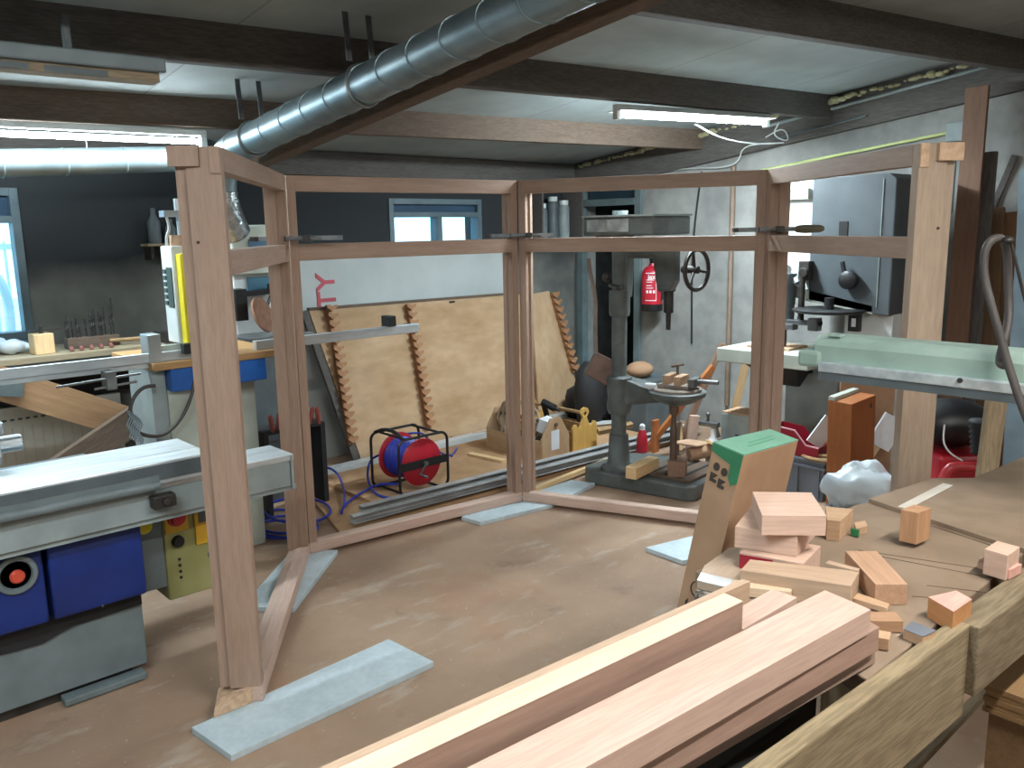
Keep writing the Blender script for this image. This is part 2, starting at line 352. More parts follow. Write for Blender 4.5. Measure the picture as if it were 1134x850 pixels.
# windows
FRAME = mat('window_frame_paint', '5f7178', '4f6067', .5)
def glass():
    m = bpy.data.materials.new('window_glass'); m.use_nodes = True; nt = m.node_tree; nt.nodes.remove(nt.nodes['Principled BSDF'])
    t = nt.nodes.new('ShaderNodeBsdfTransparent'); t.inputs[0].default_value = (.93, .97, .98, 1); g = nt.nodes.new('ShaderNodeBsdfGlossy'); g.inputs['Roughness'].default_value = .02
    mx = nt.nodes.new('ShaderNodeMixShader'); mx.inputs[0].default_value = .06
    nt.links.new(t.outputs[0], mx.inputs[1]); nt.links.new(g.outputs[0], mx.inputs[2]); nt.links.new(mx.outputs[0], nt.nodes['Material Output'].inputs[0]); return m
GLASS = glass(); BLIND = mat('blue_blind', '2b4a63', '233d54', .7)
def window(name, x0, x1, z0, z1, zsplit, mull):
    q = MB(); f = .045; y0, y1 = YB - .01, YB + .09
    q.box(x0, x0 + f, y0, y1, z0, z1); q.box(x1 - f, x1, y0, y1, z0, z1); q.box(x0 + f, x1 - f, y0, y1, z0, z0 + f); q.box(x0 + f, x1 - f, y0, y1, z1 - f, z1)
    q.box(x0 + f, x1 - f, y0, y1, zsplit - .02, zsplit + .02)
    for mx in mull: q.box(mx - .025, mx + .025, y0, y1, z0 + f, zsplit - .02)
    o = struct(q.build(name, FRAME, bevel=.003))
    MB().box(x0 + f, x1 - f, YB + .03, YB + .045, zsplit + .02, z1 - f).build('window_blind', BLIND, o)
    MB().box(x0 + f, x1 - f, YB + .05, YB + .054, z0 + f, zsplit - .02).build('window_pane', GLASS, o)
    return o
window('window_1', .30, 1.25, 1.07, 1.93, 1.755, [])
window('window_2', 3.78, 4.72, 1.50, 1.90, 1.775, [4.27])
struct(MB().box(.26, 1.3, YB - .06, YB + .02, 1.035, 1.07).build('trim_sill', FRAME, bevel=.004))
# outside the windows
struct(MB().box(-12, 20, YB + .3, 30, -.3, -.2).build('ground_outside', mat('pale_yard', 'dfe8ea', 'c8d4d8', .9)))
fe = thing('garden_fence', 'white upright bar fence seen through the left window', 'fence', (0, 8.6, -.2))
fb = MB()
for z in (.55, 1.75): fb.box(-2.5, 3, 8.58, 8.62, z - .2, z - .15)
fb.build('rail', WHITE, fe)
bars = [MB().box(-2.5 + i * .11, -2.48 + i * .11, 8.59, 8.61, -.2, 1.62).build('picket', WHITE, fe) for i in range(50)]
ch = thing('garden_chair', 'white moulded garden chair standing outside the left window', 'chair', (1.28, 7.35, -.2))
q = MB(); q.tube([(1.08, 7.2, .9), (1.06, 7.22, 1.25), (1.14, 7.25, 1.42), (1.3, 7.27, 1.46), (1.44, 7.25, 1.4), (1.5, 7.22, 1.2), (1.48, 7.2, .9)], .035, smooth=2); q.build('backrest', WHITE, ch, smooth=True)
MB().box(1.04, 1.52, 7.2, 7.6, .84, .9).build('seat', WHITE, ch, bevel=.02)
for lx, ly in ((1.07, 7.23), (1.47, 7.23), (1.07, 7.57), (1.47, 7.57)): MB().cyl((lx, ly, -.2), (lx, ly, .85), .025).build('leg', WHITE, ch, smooth=True)

# ================================================================== LAMPS
def batten(name, label, p0, p1, power, colr, hang=None, reflector=False, area=True):
    p0 = Vector(p0); p1 = Vector(p1); d = (p1 - p0).normalized(); sd = d.cross(Z).normalized(); r = thing(name, label, 'light', (p0 + p1) / 2, 'fluorescent tube lights')
    MB().bar(p0 + Z * .042, p1 + Z * .042, .04, .03).build('body', WHITE, r, bevel=.004, grain=d)
    if reflector: MB().bar(p0 + Z * .022, p1 + Z * .022, .13, .006).build('reflector', WHITE, r, grain=d)
    colv = LAMP_COL[colr]
    L = (p1 - p0).length
    MB().cyl(p0 + d * .03, p1 - d * .03, .014, n=14).build('tube', emit('lit_tube_' + name + label[:6], colv, power / (L * .0887) / pi * 1.2), r, smooth=True)
    e = MB(); e.bar(p0, p0 + d * .03, .034, .05); e.build('end_cap', WHITE, r); e = MB(); e.bar(p1 - d * .03, p1, .034, .05); e.build('end_cap', WHITE, r)
    la = bpy.data.lights.new('tube_light', 'AREA'); la.shape = 'RECTANGLE'; la.size = L - .1; la.size_y = .05; la.energy = power; la.color = colv; la.spread = pi
    lo = bpy.data.objects.new('tube_light', la); COL.objects.link(lo); yv = Z.cross(d)
    c = (p0 + p1) / 2 - Z * .018
    lo.matrix_world = Matrix(((d.x, yv.x, 0, c.x), (d.y, yv.y, 0, c.y), (d.z, yv.z, 1, c.z), (0, 0, 0, 1)))
    lo.parent = r; lo.matrix_world = Matrix(((d.x, yv.x, 0, c.x), (d.y, yv.y, 0, c.y), (d.z, yv.z, 1, c.z), (0, 0, 0, 1))); lo.matrix_parent_inverse = WM[r.name].inverted()
    return r
pl0 = Vector((-.75, 4.56, 2.10)); pl1 = gy(228, 157, 4.48)
batten('tube_light_fitting', 'long lit fluorescent tube above the horizontal duct on the left', pl0, pl1, LAMP_POWER['left'], 'cool')
batten('tube_light_fitting', 'bright lit fluorescent tube under the purlin on the right', gy(681, 127, 3.2), gy(850, 136, 3.08), LAMP_POWER['right'], 'cool', reflector=True)
batten('tube_light_fitting', 'fluorescent tube overhead above the near end of the lumber', (.75, -.22, 2.70), (2.6, -.32, 2.71), LAMP_POWER['near'], 'warm')
batten('tube_light_fitting', 'fluorescent tube behind the viewer near the front wall', (2.2, -1.75, 2.72), (4.2, -1.8, 2.74), LAMP_POWER['front'], 'warm')
batten('tube_light_fitting', 'fluorescent tube overhead left of the viewer above the panel saw', (-1.7, 1.0, 2.60), (.1, .9, 2.61), LAMP_POWER['side'], 'cool')  # added unseen lamp, brightens the floor and the saw front
# unlit fitting on the left
r = thing('tube_light_fitting', 'unlit grey ceiling fitting with patched wooden strip, above left', 'light', (.3, 3.2, 2.2), 'fluorescent tube lights')
a0 = gy(-160, 42, 3.28); a1 = gy(178, 76, 3.2); dd = (a1 - a0).normalized()
MB().bar(a0, a1, .14, .05).build('body', GREY, r, bevel=.006, grain=dd)
MB().bar(a0 - Z * .04, a1 - Z * .04 - dd * .02, .09, .03).build('wooden_strip', GREYWOOD, r, grain=dd)
for px in (12, 68, 102, 155):
    c = gy(px, 70 + px * .1, 3.17); MB().bar(c - dd * .05, c + dd * .05, .004, .02).build('dark_patch', GREY_D, r)
MB().bar(a1 + Z * .025 - dd * .3, a1 + Z * .14 - dd * .3, .02, .03, Y1).build('hanger', GREY_D, r)
MB().bar(a0 + Z * .025 + dd * .3, a0 + Z * .14 + dd * .3, .02, .03, Y1).build('hanger', GREY_D, r)

# ================================================================== DUCTS
DX = 2.0; DR = .078
def dzz(y): return ceil_z(y) - .282
d = thing('extraction_duct', 'wide spiral seam metal duct sloping along the rafter under the ceiling', 'duct', (DX, 2, dzz(2)))
y = 4.3; L = []
q = MB(); q.cyl((DX, 4.28, dzz(4.28)), (DX, -2.5, dzz(-2.5)), DR, n=32); q.build('duct_run', GALV, d, smooth=True)
axd = Vector((0, -1, .122)).normalized()
for k in range(34):                                   # spiral seams
    yy = 4.2 - k * .2; c = Vector((DX, yy, dzz(yy)))
    e2 = X1.cross(axd).normalized()
    q = MB().tube([c + X1 * cos(t) * (DR + .001) + e2 * sin(t) * (DR + .001) + axd * (.045 * cos(t)) for t in [2 * pi * i / 28 for i in range(28)]], .0035, 5, True); q.build('seam', GALV, d, smooth=True)
for yy in (3.05, 4.05):                               # clamps with hanger straps
    c = Vector((DX, yy, dzz(yy))); e2 = X1.cross(axd).normalized()
    h = MB().tube([c + X1 * cos(t) * (DR + .004) + e2 * sin(t) * (DR + .004) for t in [2 * pi * i / 28 for i in range(28)]], .009, 6, True)
    h.bar(c + Vector((-.06, 0, .09)), c + Vector((-.06, .02, .30)), .025, .005, Y1); h.bar(c + Vector((.05, 0, .09)), c + Vector((.05, .02, .30)), .025, .005, Y1)
    h.build('hanger_strap', STEEL, d, smooth=True)
q = MB(); c0 = Vector((DX, 4.28, dzz(4.28))); q.tube([c0, c0 + Vector((0, .1, -.02)), c0 + Vector((0, .17, -.09)), c0 + Vector((0, .19, -.2))], DR * .98, 24, smooth=2); q.build('elbow', GALV, d, smooth=True)
fx = thing('flexible_hose', 'shiny crumpled foil hose hanging from the duct elbow', 'hose', (DX, 4.47, 1.62))
P = [c0 + Vector((0, .19, -.205)), c0 + Vector((.0, .195, -.26)), c0 + Vector((.02, .21, -.32)), c0 + Vector((.05, .23, -.38)), c0 + Vector((.09, .26, -.44))]
q = MB(); base = []
for i in range(len(P) - 1):
    for k in range(8): base.append(P[i].lerp(P[i + 1], k / 8))
q.tube(base, [.075 + (.012 if i % 2 else 0) for i in range(len(base))], 18); q.build('corrugated_hose', FOIL, fx, smooth='all')
d2 = thing('extraction_duct', 'horizontal round metal duct running along the back wall at left', 'duct', (0, 4.68, 1.9))
a0 = Vector((-2.5, 4.70, 1.775)); a1 = Vector((1.88, 4.64, 2.055)); ax = (a1 - a0).normalized()
MB().cyl(a0, a1, .066, n=28).build('duct_run', GALV, d2, smooth=True)
for k in range(16):
    c = a0 + ax * (.15 + k * .28); MB().lathe(c, [(.067, -.005), (.07, 0), (.067, .005)], 28, ax).build('seam', GALV, d2, smooth=True)
for k in (2.1, 3.9):
    c = a0 + ax * k; MB().cyl(c, Vector((c.x, c.y, ceil_z(c.y))), .003, n=6).build('hanger_wire', STEEL, d2)
MB().tube([a1 - ax * .02, a1 + ax * .05, Vector((1.97, 4.58, 2.07)), Vector((1.985, 4.52, 2.09))], .066, 20, smooth=2).build('elbow', GALV, d2, smooth=True)

# ================================================================== THE TIMBER FRAME (four framed panels standing on boards)
HB, HT, HM = .026, 1.92, 1.596
PC = [Vector((1.173, 2.611, 0)), Vector((1.985, 3.727, 0)), Vector((3.337, 3.567, 0)), Vector((3.869, 2.304, 0)), Vector((3.120, 1.265, 0))]
def panel(Pi, Pj, tk, label, end=None, pm=None):
    d = (Pj - Pi).normalized(); n = Vector((-d.y, d.x, 0)); L = (Pj - Pi).length
    def W(s, t, z): return Pi + d * s + n * t + Z * z
    r = thing('window_unit', label, 'frame', (Pi + Pj) / 2 + Z * HB, 'meranti window frames clamped together')
    e = .002; wp = .055
    zs = HB + .055
    for k, (s0, sg) in enumerate(((e, 1), (L - e, -1))):
        if end == k: prof = [(0, .002), (wp - .012, .002), (wp - .012, .045), (wp, .045), (wp, .108), (wp + .004, .146), (.014, .146), (.014, .110), (0, .110)]
        else: prof = [(0, .002), (wp - .012, .002), (wp - .012, .045), (wp, .045), (wp, tk), (0, tk)]
        q = MB(); q.prism([W(s0 + sg * a, b, zs) for a, b in prof], (0, 0, HT - zs)); q.build('post', pm if (pm and end == k) else MERANTI, r, bevel=.0015, grain='Z')
    q = MB(); pr = [(0, HB), (tk, HB), (tk, HB + .04), (tk * .55, HB + .058), (0, HB + .058)]
    if tk < .09: pr = [(0, HB), (tk, HB), (tk, HB + .05), (.05, HB + .058), (.006, HB + .058), (0, HB + .052)]
    q.prism([W(e, a, z) for a, z in pr], d * (L - 2 * e)); q.build('sill', MERANTI_L, r, bevel=.0015, grain=d)
    tr = min(tk, .085)
    def rail(nm, z0, z1, s0, s1):
        q = MB(); pr = [(.0, z0 + .0), (.045, z0), (.045, z0 + .01), (tr, z0 + .01), (tr, z1), (0, z1)]
        q.prism([W(s0, a + .001, z) for a, z in pr], d * (s1 - s0)); q.build(nm, MERANTI, r, bevel=.0015, grain=d)
    rail('top_rail', HT - .074, HT, wp - .012, L - wp + .012)
    rail('middle_rail', HM - .078, HM, wp - .012, L - wp + .012)
    if end is not None:                               # tenon ends, horns and the wedge shaped sill end on the free end of the panel
        s0, sg = (0, -1) if end == 0 else (L, 1)
        for (a, b, z0, z1, pr_) in ((.004, .036, HT - .082, HT + .001, .004), (.066, .160, HT - .06, HT + .002, .014)):
            q = MB(); P = [W(s0 + sg * -.004, a, z0), W(s0 + sg * pr_, a, z0), W(s0 + sg * pr_, b, z0), W(s0 + sg * -.004, b, z0)]
            q.prism(P, (0, 0, z1 - z0)); k = q.build('tenon', ENDG if end else MERANTI, r, bevel=.001, grain='Z'); k['label'] = 'sawn tenon end at the top of the post'
        q = MB(); q.cyl(W(s0, .09, HM + .03), W(s0 + sg * .003, .09, HM + .03), .005, n=10); q.build('peg_hole', INK, r)
        q = MB(); A_, B_ = W(s0 + sg * .004, .035, 0), W(s0 - sg * .06, .035, 0)
        E_ = W(s0 + sg * .085, .15, 0); F_ = W(s0 - sg * .06, .165, 0)
        q.hexa([p + Z * z for p, z in ((A_, HB), (E_, HB), (F_, HB), (B_, HB), (A_, HB + .057), (E_, HB + .018), (F_, HB + .03), (B_, HB + .057))]); k = q.build('sill_end', ENDG if end == 0 else MERANTI, r, bevel=.0015, grain=n); k['label'] = 'pale wedge shaped sill end'
    return r
panel(PC[0], PC[1], .10, 'reddish meranti frame at the left with the tall end post nearest the blue saw', 0)
panel(PC[1], PC[2], .078, 'reddish meranti frame at the back in front of the cable reel and plywood sheets')
panel(PC[2], PC[3], .078, 'reddish meranti frame at the back in front of the drill press base')
panel(PC[3], PC[4], .10, 'reddish meranti frame at the right whose end post shows pale tenons', 1, wood('meranti_lit', 'b5a08c', '9f8a76'))  # end post wood coloured paler and yellower for the warm light on it
# boards under the frame
def board(label, pts, h=.022, m=STYRO, name='insulation_board', cat='board', group='pale blue boards under the timber frame'):
    q = MB(); P = [xy(p, 0) for p in pts]; q.prism([p + Z * h for p in P], (0, 0, -h)); o = q.build(name, m, None, bevel=.002, grain=(P[1] - P[0]))
    return tag(o, label, cat, group)
board('long pale blue board under the front left end post of the frame', [(.955, 2.395), (1.775, 2.41), (1.755, 2.685), (.925, 2.635)], .024)
board('pale blue board lying under the far left corner of the frame', [(1.62, 3.22), (2.12, 3.68), (1.96, 3.86), (1.46, 3.40)], .024)
board('pale blue board under the middle corner of the frame', [(2.90, 3.62), (2.92, 3.47), (3.42, 3.40), (3.92, 3.50), (3.86, 3.66)], .024)
board('small visible pale blue board beside the standing cardboard box', [(3.26, 2.33), (3.95, 2.10), (4.05, 2.38), (3.27, 2.57)], .024)
# clamps on the middle rails
def clamp(label, c, d, L, zc, hd):
    d = Vector(d).normalized(); n = Vector((-d.y, d.x, 0)); r = thing('bar_clamp', label, 'clamp', Vector((c.x, c.y, zc)), 'bar clamps across the frame corners')
    a = Vector((c.x, c.y, zc)) - d * L * .5; b = a + d * L
    MB().bar(a, b, .008, .022).build('bar', STEEL, r, grain=d)
    MB().bar(a + d * .01 + n * .012, a + d * .01 - n * .075, .024, .022).build('fixed_jaw', STEEL_D, r, bevel=.002)
    p = a + d * L * .62
    MB().bar(p + n * .014, p - n * .075, .036, .030).build('sliding_jaw', STEEL_D, r, bevel=.002)
    s = p - n * .06; MB().cyl(s - d * .10, s + d * .07, .006, n=10).build('screw', STEEL, r, smooth=True)
    if hd: MB().lathe(s + d * .07, [(.012, 0), (.018, .01), (.021, .05), (.018, .12), (.010, .135)], 14, d).build('handle', mat('worn_wood_handle', '6f6a58', '57523f', .6), r, smooth=True)
    MB().cyl(s - d * .105, s - d * .10, .012, n=12).build('pressure_pad', STEEL_D, r)
    return r
dA = (RT * .95 + FW * .1).normalized()
zc = HM + .0115
clamp('steel bar clamp across the left corner of the frame', PC[1] + Vector((.03, -.03, 0)), RT + FW * .08, .42, zc + .017, False)
clamp('steel bar clamp with jaws at the middle corner of the frame', PC[2] + Vector((-.01, -.03, 0)), RT, .38, zc + .006, False)
clamp('steel bar clamp with a dark wooden handle at the right corner', PC[3] + Vector((-.01, -.03, 0)), RT * .98 - FW * .16, .36, zc + .018, True)

# ================================================================== THE BLUE PANEL SAW (left)
r = thing('panel_saw', 'blue and grey sliding table saw with a red stop button at the left', 'saw', (.2, 3.5, 0))
SX = .965                                              # right end of the cabinet
q = MB(); q.box(-1.3, SX, 3.14, 3.62, .045, .46); q.build('cabinet_base', GREY, r, bevel=.006)
q = MB(); q.box(-1.25, SX - .02, 3.17, 3.60, .46, .79); q.build('cabinet_body', GREY_D, r, bevel=.004)
q = MB(); q.box(-1.25, SX - .05, 3.17, 3.6, 0, .045); q.build('plinth', STEEL_D, r)
q = MB(); q.box(.66, SX - .02, 3.10, 3.16, .005, .03); q.build('foot_plate', GREY, r, bevel=.004)
dark = MB().prism([(-1.28, 3.128, .262), (.3, 3.128, .27), (.62, 3.128, .255), (.72, 3.128, .285), (SX - .004, 3.128, .29), (SX - .004, 3.128, .36), (-1.28, 3.128, .36)], (0, .014, 0)); dark.build('gap_shade', BLACKM, r)  # black strip stands in for the shade between covers and base
# blue covers
def cover(x0, x1, top, bot, nm='blue_cover'):
    P = [(x0, 3.17, bot), (x0, 3.06, bot + .02), (x0, 3.05, bot + .06), (x0, 3.055, top - .05), (x0, 3.08, top - .01), (x0, 3.17, top)]
    return MB().prism(P, (x1 - x0, 0, 0)).build(nm, BLUE, r, bevel=.008, smooth=True)
cover(.652, .962, .715, .335)
cv = cover(-.05, .636, .715, .335)
bc = Vector((.552, 3.05, .555))
MB().lathe(bc + Vector((0, .004, 0)), [(.048, 0), (.048, .004), (.062, .008), (.066, .012), (.062, .016), (.05, .016), (.047, .006)], 28, (0, -1, 0)).build('button_ring', GREY, cv, smooth=True)
MB().lathe(bc + Vector((0, .004, 0)), [(.046, 0), (.046, .006)], 28, (0, -1, 0)).build('button_recess', mat('deep_blue', '14224f', None, .5), cv, smooth=True)
MB().lathe(bc + Vector((0, .002, 0)), [(.012, 0), (.012, .012), (.022, .016), (.023, .026), (.017, .032)], 24, (0, -1, 0)).build('stop_button', mat('orange_red_button', 'd8553f', 'c44734', .4), cv, smooth=True)
cb = [o for o in bpy.data.objects if o.name.startswith('blue_cover')][0]
for x, z, rr in ((.805, .655, .012), (.805, .36, .005)):
    MB().lathe((x, 3.056, z), [(rr, 0), (rr * .9, .006), (rr * .5, .009)], 16, (0, -1, 0)).build('latch', STEEL, cb, smooth=True)
# fixed beam and sliding table
q = MB(); q.box(-1.6, 1.52, 2.97, 3.16, .66, .765); q.build('fixed_beam', GREY_L, r, bevel=.004)
q = MB(); q.box(.98, 1.535, 2.965, 3.165, .765, .79); q.build('beam_rail', ALU_M, r, bevel=.002)
q = MB(); q.box(-1.6, 1.55, 2.985, 3.15, .64, .66); q.build('lower_rail', GREY_L, r)
q = MB(); q.box(1.52, 1.53, 2.96, 3.165, .655, .785); q.build('end_plate', GREY_L, r, bevel=.002)
q = MB(); q.box(-1.6, 1.0, 2.93, 2.975, .80, .825); q.cyl((-1.6, 2.935, .79), (1.0, 2.935, .79), .018, n=12); q.build('guide_rod', GREY, r, smooth=True)
for y0, y1 in ((2.935, 3.045), (3.055, 3.24)):
    q = MB(); q.box(-1.6, 1.19, y0, y1, .79, .87); q.build('sliding_table', ALU_M, r, bevel=.004)
q = MB(); q.box(-1.6, 1.185, 3.045, 3.055, .80, .86); q.build('table_slot', STEEL_D, r)
q = MB(); q.box(-1.6, 1.185, 2.932, 2.938, .805, .86); q.build('table_edge', GREY_D, r)
q = MB(); q.box(.97, 1.05, 2.92, 2.965, .705, .75); q.cyl((1.01, 2.9, .73), (1.01, 2.97, .73), .012); q.build('lock_bracket', STEEL_D, r, bevel=.004)
q = MB(); q.box(.56, .60, 3.3, 3.42, .87, .95); q.box(.45, .60, 3.28, 3.45, .90, .98); q.box(.30, .62, 3.30, 3.36, .98, 1.02); q.cyl((.6, 3.36, .93), (.68, 3.36, .93), .03); q.build('cross_fence_bracket', ALU, r, bevel=.004)
# side panel with sticker, and control panel
q = MB(); q.box(SX, 1.085, 3.2, 3.6, .30, .64); q.build('side_panel', GREY, r, bevel=.003)
q = MB(); q.cyl((1.02, 3.2, .56), (1.02, 3.197, .56), .028, n=20); k = q.build('sticker', YELLOW, r)
q = MB(); q.box(1.085, 1.36, 3.19, 3.36, .24, .655); cp = q.build('control_panel', OLIVE, r, bevel=.006)
q = MB(); q.box(1.09, 1.18, 3.18, 3.19, .515, .635); q.build('switch_plate', OCHRE, cp, bevel=.002)
MB().lathe((1.135, 3.18, .575), [(.036, 0), (.034, .012), (.026, .014), (.024, .03)], 24, (0, -1, 0)).build('isolator_knob', RED, cp, smooth=True)
MB().lathe((1.135, 3.19, .475), [(.024, 0), (.024, .01), (.02, .02)], 20, (0, -1, 0)).build('black_knob', BLACK, cp, smooth=True)
q = MB(); q.box(1.205, 1.33, 3.18, 3.19, .44, .645); q.build('yellow_display', OCHRE, cp, bevel=.002)
q = MB(); q.box(1.22, 1.31, 3.177, 3.18, .53, .585); q.build('display_window', GREY_D, cp)
for k in range(4): MB().cyl((1.135, 3.19, .40 - k * .025), (1.135, 3.186, .40 - k * .025), .006, n=10).build('vent_hole', BLACK, cp)
MB().lathe((1.27, 3.19, .385), [(.022, 0), (.02, .006), (.01, .01)], 16, (0, -1, 0)).build('lock_boss', GREY_D, cp, smooth=True)

# ================================================================== PNEUMATIC CROSS-CUT SAW (behind, yellow guard)
r = thing('crosscut_saw', 'white crosscut saw with a tall yellow guard and long aluminium fence', 'saw', (1.6, 4.1, 0))
q = MB(); q.box(1.52, 1.74, 4.0, 4.14, 1.14, 1.60); hd = q.build('saw_head', WHITE, r, bevel=.008)
q = MB(); q.box(1.535, 1.755, 3.94, 4.0, 1.13, 1.565); q.build('yellow_guard', YELLOW, r, bevel=.006)
q = MB()
q.box(1.515, 1.52, 4.015, 4.075, 1.31, 1.50)
for k in range(6): q.box(1.514, 1.52, 4.085, 4.115, 1.32 + k * .03, 1.34 + k * .03)
q.build('grille', mat('dark_green_grille', '34443c', None, .6), hd)
q = MB(); q.cyl((1.6, 4.08, 1.60), (1.6, 4.08, 1.76), .012); q.cyl((1.63, 4.08, 1.60), (1.63, 4.08, 1.74), .008); q.box(1.52, 1.66, 4.05, 4.11, 1.735, 1.765); q.cyl((1.6, 4.08, 1.765), (1.6, 4.08, 1.82), .018); q.build('air_cylinder', ALU, r, smooth=True)
q = MB(); q.cyl((1.6, 4.08, 1.6), (1.6, 4.08, 1.65), .05); q.build('cylinder_flange', DUSTY, r, smooth=True)
q = MB(); q.tube([(1.54, 4.08, 1.745), (1.55, 4.07, 1.68), (1.53, 4.07, 1.645), (1.535, 4.09, 1.6)], .007, smooth=2); q.build('air_line', WHITEC, r, smooth=True)
q = MB(); q.box(1.50, 1.60, 3.90, 3.94, 1.10, 1.15); q.build('guard_foot', BLACK, r, bevel=.004)
q = MB(); q.box(1.36, 2.02, 3.92, 4.5, 1.035, 1.07); q.build('wooden_table', wood('varnished_board', 'b08a5e', '94724a'), r, bevel=.004)
q = MB(); q.box(1.38, 1.62, 4.04, 4.07, 1.07, 1.135); q.build('grey_fence_block', CREAM, r, bevel=.003)
q = MB(); q.box(1.44, 1.92, 3.93, 4.42, .925, 1.035); q.build('blue_housing', BLUE2, r, bevel=.006)
q = MB(); q.box(1.37, 1.44, 4.0, 4.3, .50, 1.035); q.build('pale_leg', GREY_L, r, bevel=.004)
q = MB(); q.box(1.44, 1.60, 3.99, 4.2, .55, 1.0); q.build('tapered_column', CREAM, r, bevel=.004)
q = MB(); q.box(1.42, 1.63, 3.97, 4.0, .52, .60); q.build('dark_bracket', BLACK, r, bevel=.004)
q = MB(); q.box(1.5, 1.93, 4.1, 4.5, 0, 1.0); q.build('pedestal', CREAM, r, bevel=.006)
q = MB(); q.box(-1.6, 1.56, 3.98, 4.04, 1.045, 1.10); q.box(-1.6, 1.56, 3.965, 3.985, 1.07, 1.115); al = q.build('infeed_fence', ALU_M, r, bevel=.003)
q = MB(); q.box(1.36, 1.42, 3.96, 4.06, 1.06, 1.20); q.build('stop_clamp', ALU, r, bevel=.003)
q = MB(); q.box(1.9, 2.92, 3.985, 4.03, 1.065, 1.115); q.build('outfeed_fence', ALU_M, r, bevel=.003)
q = MB(); q.box(2.70, 2.75, 3.97, 4.05, 1.115, 1.175); q.build('flip_stop', BLACK, r, bevel=.004)
q = MB(); q.cyl((.95, 3.92, 1.02), (1.3, 3.92, 1.035), .006); q.cyl((1.1, 3.92, .99), (1.28, 3.92, 1.0), .006); q.box(1.15, 1.19, 3.9, 3.98, .98, 1.06); q.build('stop_rod', STEEL, r)
for x in (-1.3, 0): MB().box(x, x + .06, 3.98, 4.05, 0, 1.044).build('stand_leg', GREY_L, r)
h = thing('cable', 'grey looped cable hanging below the blue housing', 'cable', (1.5, 3.9, .7))
q = MB(); q.tube([gy(x, y, 3.93) for x, y in ((172, 427), (158, 428), (146, 442), (143, 462), (150, 478), (168, 484), (186, 480), (202, 462), (212, 440), (217, 415))], .009, smooth=2); q.build('cable_run', HOSE_G, h, smooth=True)
q = MB()
for k in range(7):
    c = gy(142 + 2.2 * k, 470 + 1.5 * k, 3.9 - .003 * k); q.tube([c + Vector((0, 0, .07)), c + Vector((.012, 0, .035)), c + Vector((-.006, 0, 0)), c + Vector((.01, 0, -.035)), c + Vector((0, 0, -.06))], .004, 5)
q.build('braided_end', ALU, h, smooth=True)

# ================================================================== WORKBENCH UNDER THE LEFT WINDOW
r = thing('workbench', 'long wooden workbench along the back wall with crossed timber braces', 'workbench', (0, 5.2, 0))
BZ = 1.03
q = MB(); q.box(-1.4, 1.80, 4.95, 5.43, BZ - .035, BZ); q.build('bench_top', wood('dusty_bench_top', '9a8d74', '7f745e'), r, bevel=.003)
q = MB(); q.box(-1.4, 1.80, 4.96, 4.985, BZ - .13, BZ - .035); q.build('apron', GREY_D, r)
MB().bar(gy(-20, 418, 4.9), gy(215, 490, 4.9), .05, .17, Vector((0, -1, 0)).cross(Vector((1, 0, -.3)))).build('brace', wood('brace_timber', 'a98563', '8b6a4c'), r, grain=gy(215, 490, 4.9) - gy(-20, 418, 4.9))
MB().bar(gy(30, 545, 4.84), gy(182, 442, 4.84), .05, .15, Vector((0, -1, 0)).cross(Vector((1, 0, .6)))).build('brace', BROWNWOOD, r, grain=gy(182, 442, 4.84) - gy(30, 545, 4.84))
q = MB(); q.box(1.70, 1.78, 5.0, 5.08, 0, BZ - .035); q.build('leg', BROWNWOOD, r, grain='Z')
q = MB(); q.box(-1.38, -1.3, 5.0, 5.08, 0, BZ - .035); q.build('leg', BROWNWOOD, r, grain='Z')
q = MB(); q.box(-1.4, 1.78, 5.38, 5.42, .72, BZ - .035); q.build('back_panel', BLACKM, r)
# joist hanger plate at the brace end
q = MB(); c = gy(12, 426, 4.86); q.obox(c, (.12, .006, .12), 0, 0, .2); q.build('perforated_plate', GALV, r)
rd = thing('radiator', 'white panel radiator with a row of grille slots below the workbench', 'radiator', (1.0, 5.43, .12))
q = MB(); q.box(.2, 1.66, 5.40, 5.46, .12, .70); rp = q.build('radiator_panel', mat('radiator_white', 'd3d2c6', 'c4c3b7', .4), rd, bevel=.006)
q = MB()
for k in range(34): q.box(.25 + k * .04, .272 + k * .04, 5.396, 5.40, .62, .632)
q.build('grille_slots', GREY_D, rp)
q = MB()
for k in range(28): q.box(.22 + k * .052, .228 + k * .052, 5.397, 5.40, .14, .58)
q.build('panel_ribs', mat('radiator_rib', 'c2c1b5'), rp)
# things on the workbench
DBIT = STEEL_D
r = thing('drill_bit_stand', 'brown wooden stand of upright auger bits by the left window', 'stand', (1.45, 5.2, BZ))
c0 = gy(70, 356, 5.15); c1 = gy(128, 350, 5.15); c0.z = c1.z = BZ
q = MB(); q.bar(c0 + Z * .03, c1 + Z * .03, .08, .06); q.build('wooden_base', BROWNWOOD, r, bevel=.004, grain='X')
hts = (.10, .13, .09, .11, .06, .10, .13, .12, .15, .14, .12, .16, .18, .21)
bx = c1.x - c0.x
xs = (.0, .05, .15, .2, .28, .42, .48, .54, .6, .66, .72, .8, .88, .95)
for k, (hh, t) in enumerate(zip(hts, xs)):
    p = c0.lerp(c1, t * .96 + .02) + Vector((0, (k % 3 - 1) * .018, .06)); q = MB(); q.cyl(p - Z * .02, p + Z * hh, .0045, n=8)
    q.tube([p + Z * (hh * .25 + i * .008) + Vector((cos(i * 1.3), sin(i * 1.3), 0)) * .006 for i in range(int(hh * .7 / .008))], .003, 5)
    tag(q.build('auger_bit', DBIT, None, smooth=True), 'dark steel auger bit standing upright in the wooden bit stand', 'drill bit', 'auger bits in the stand')
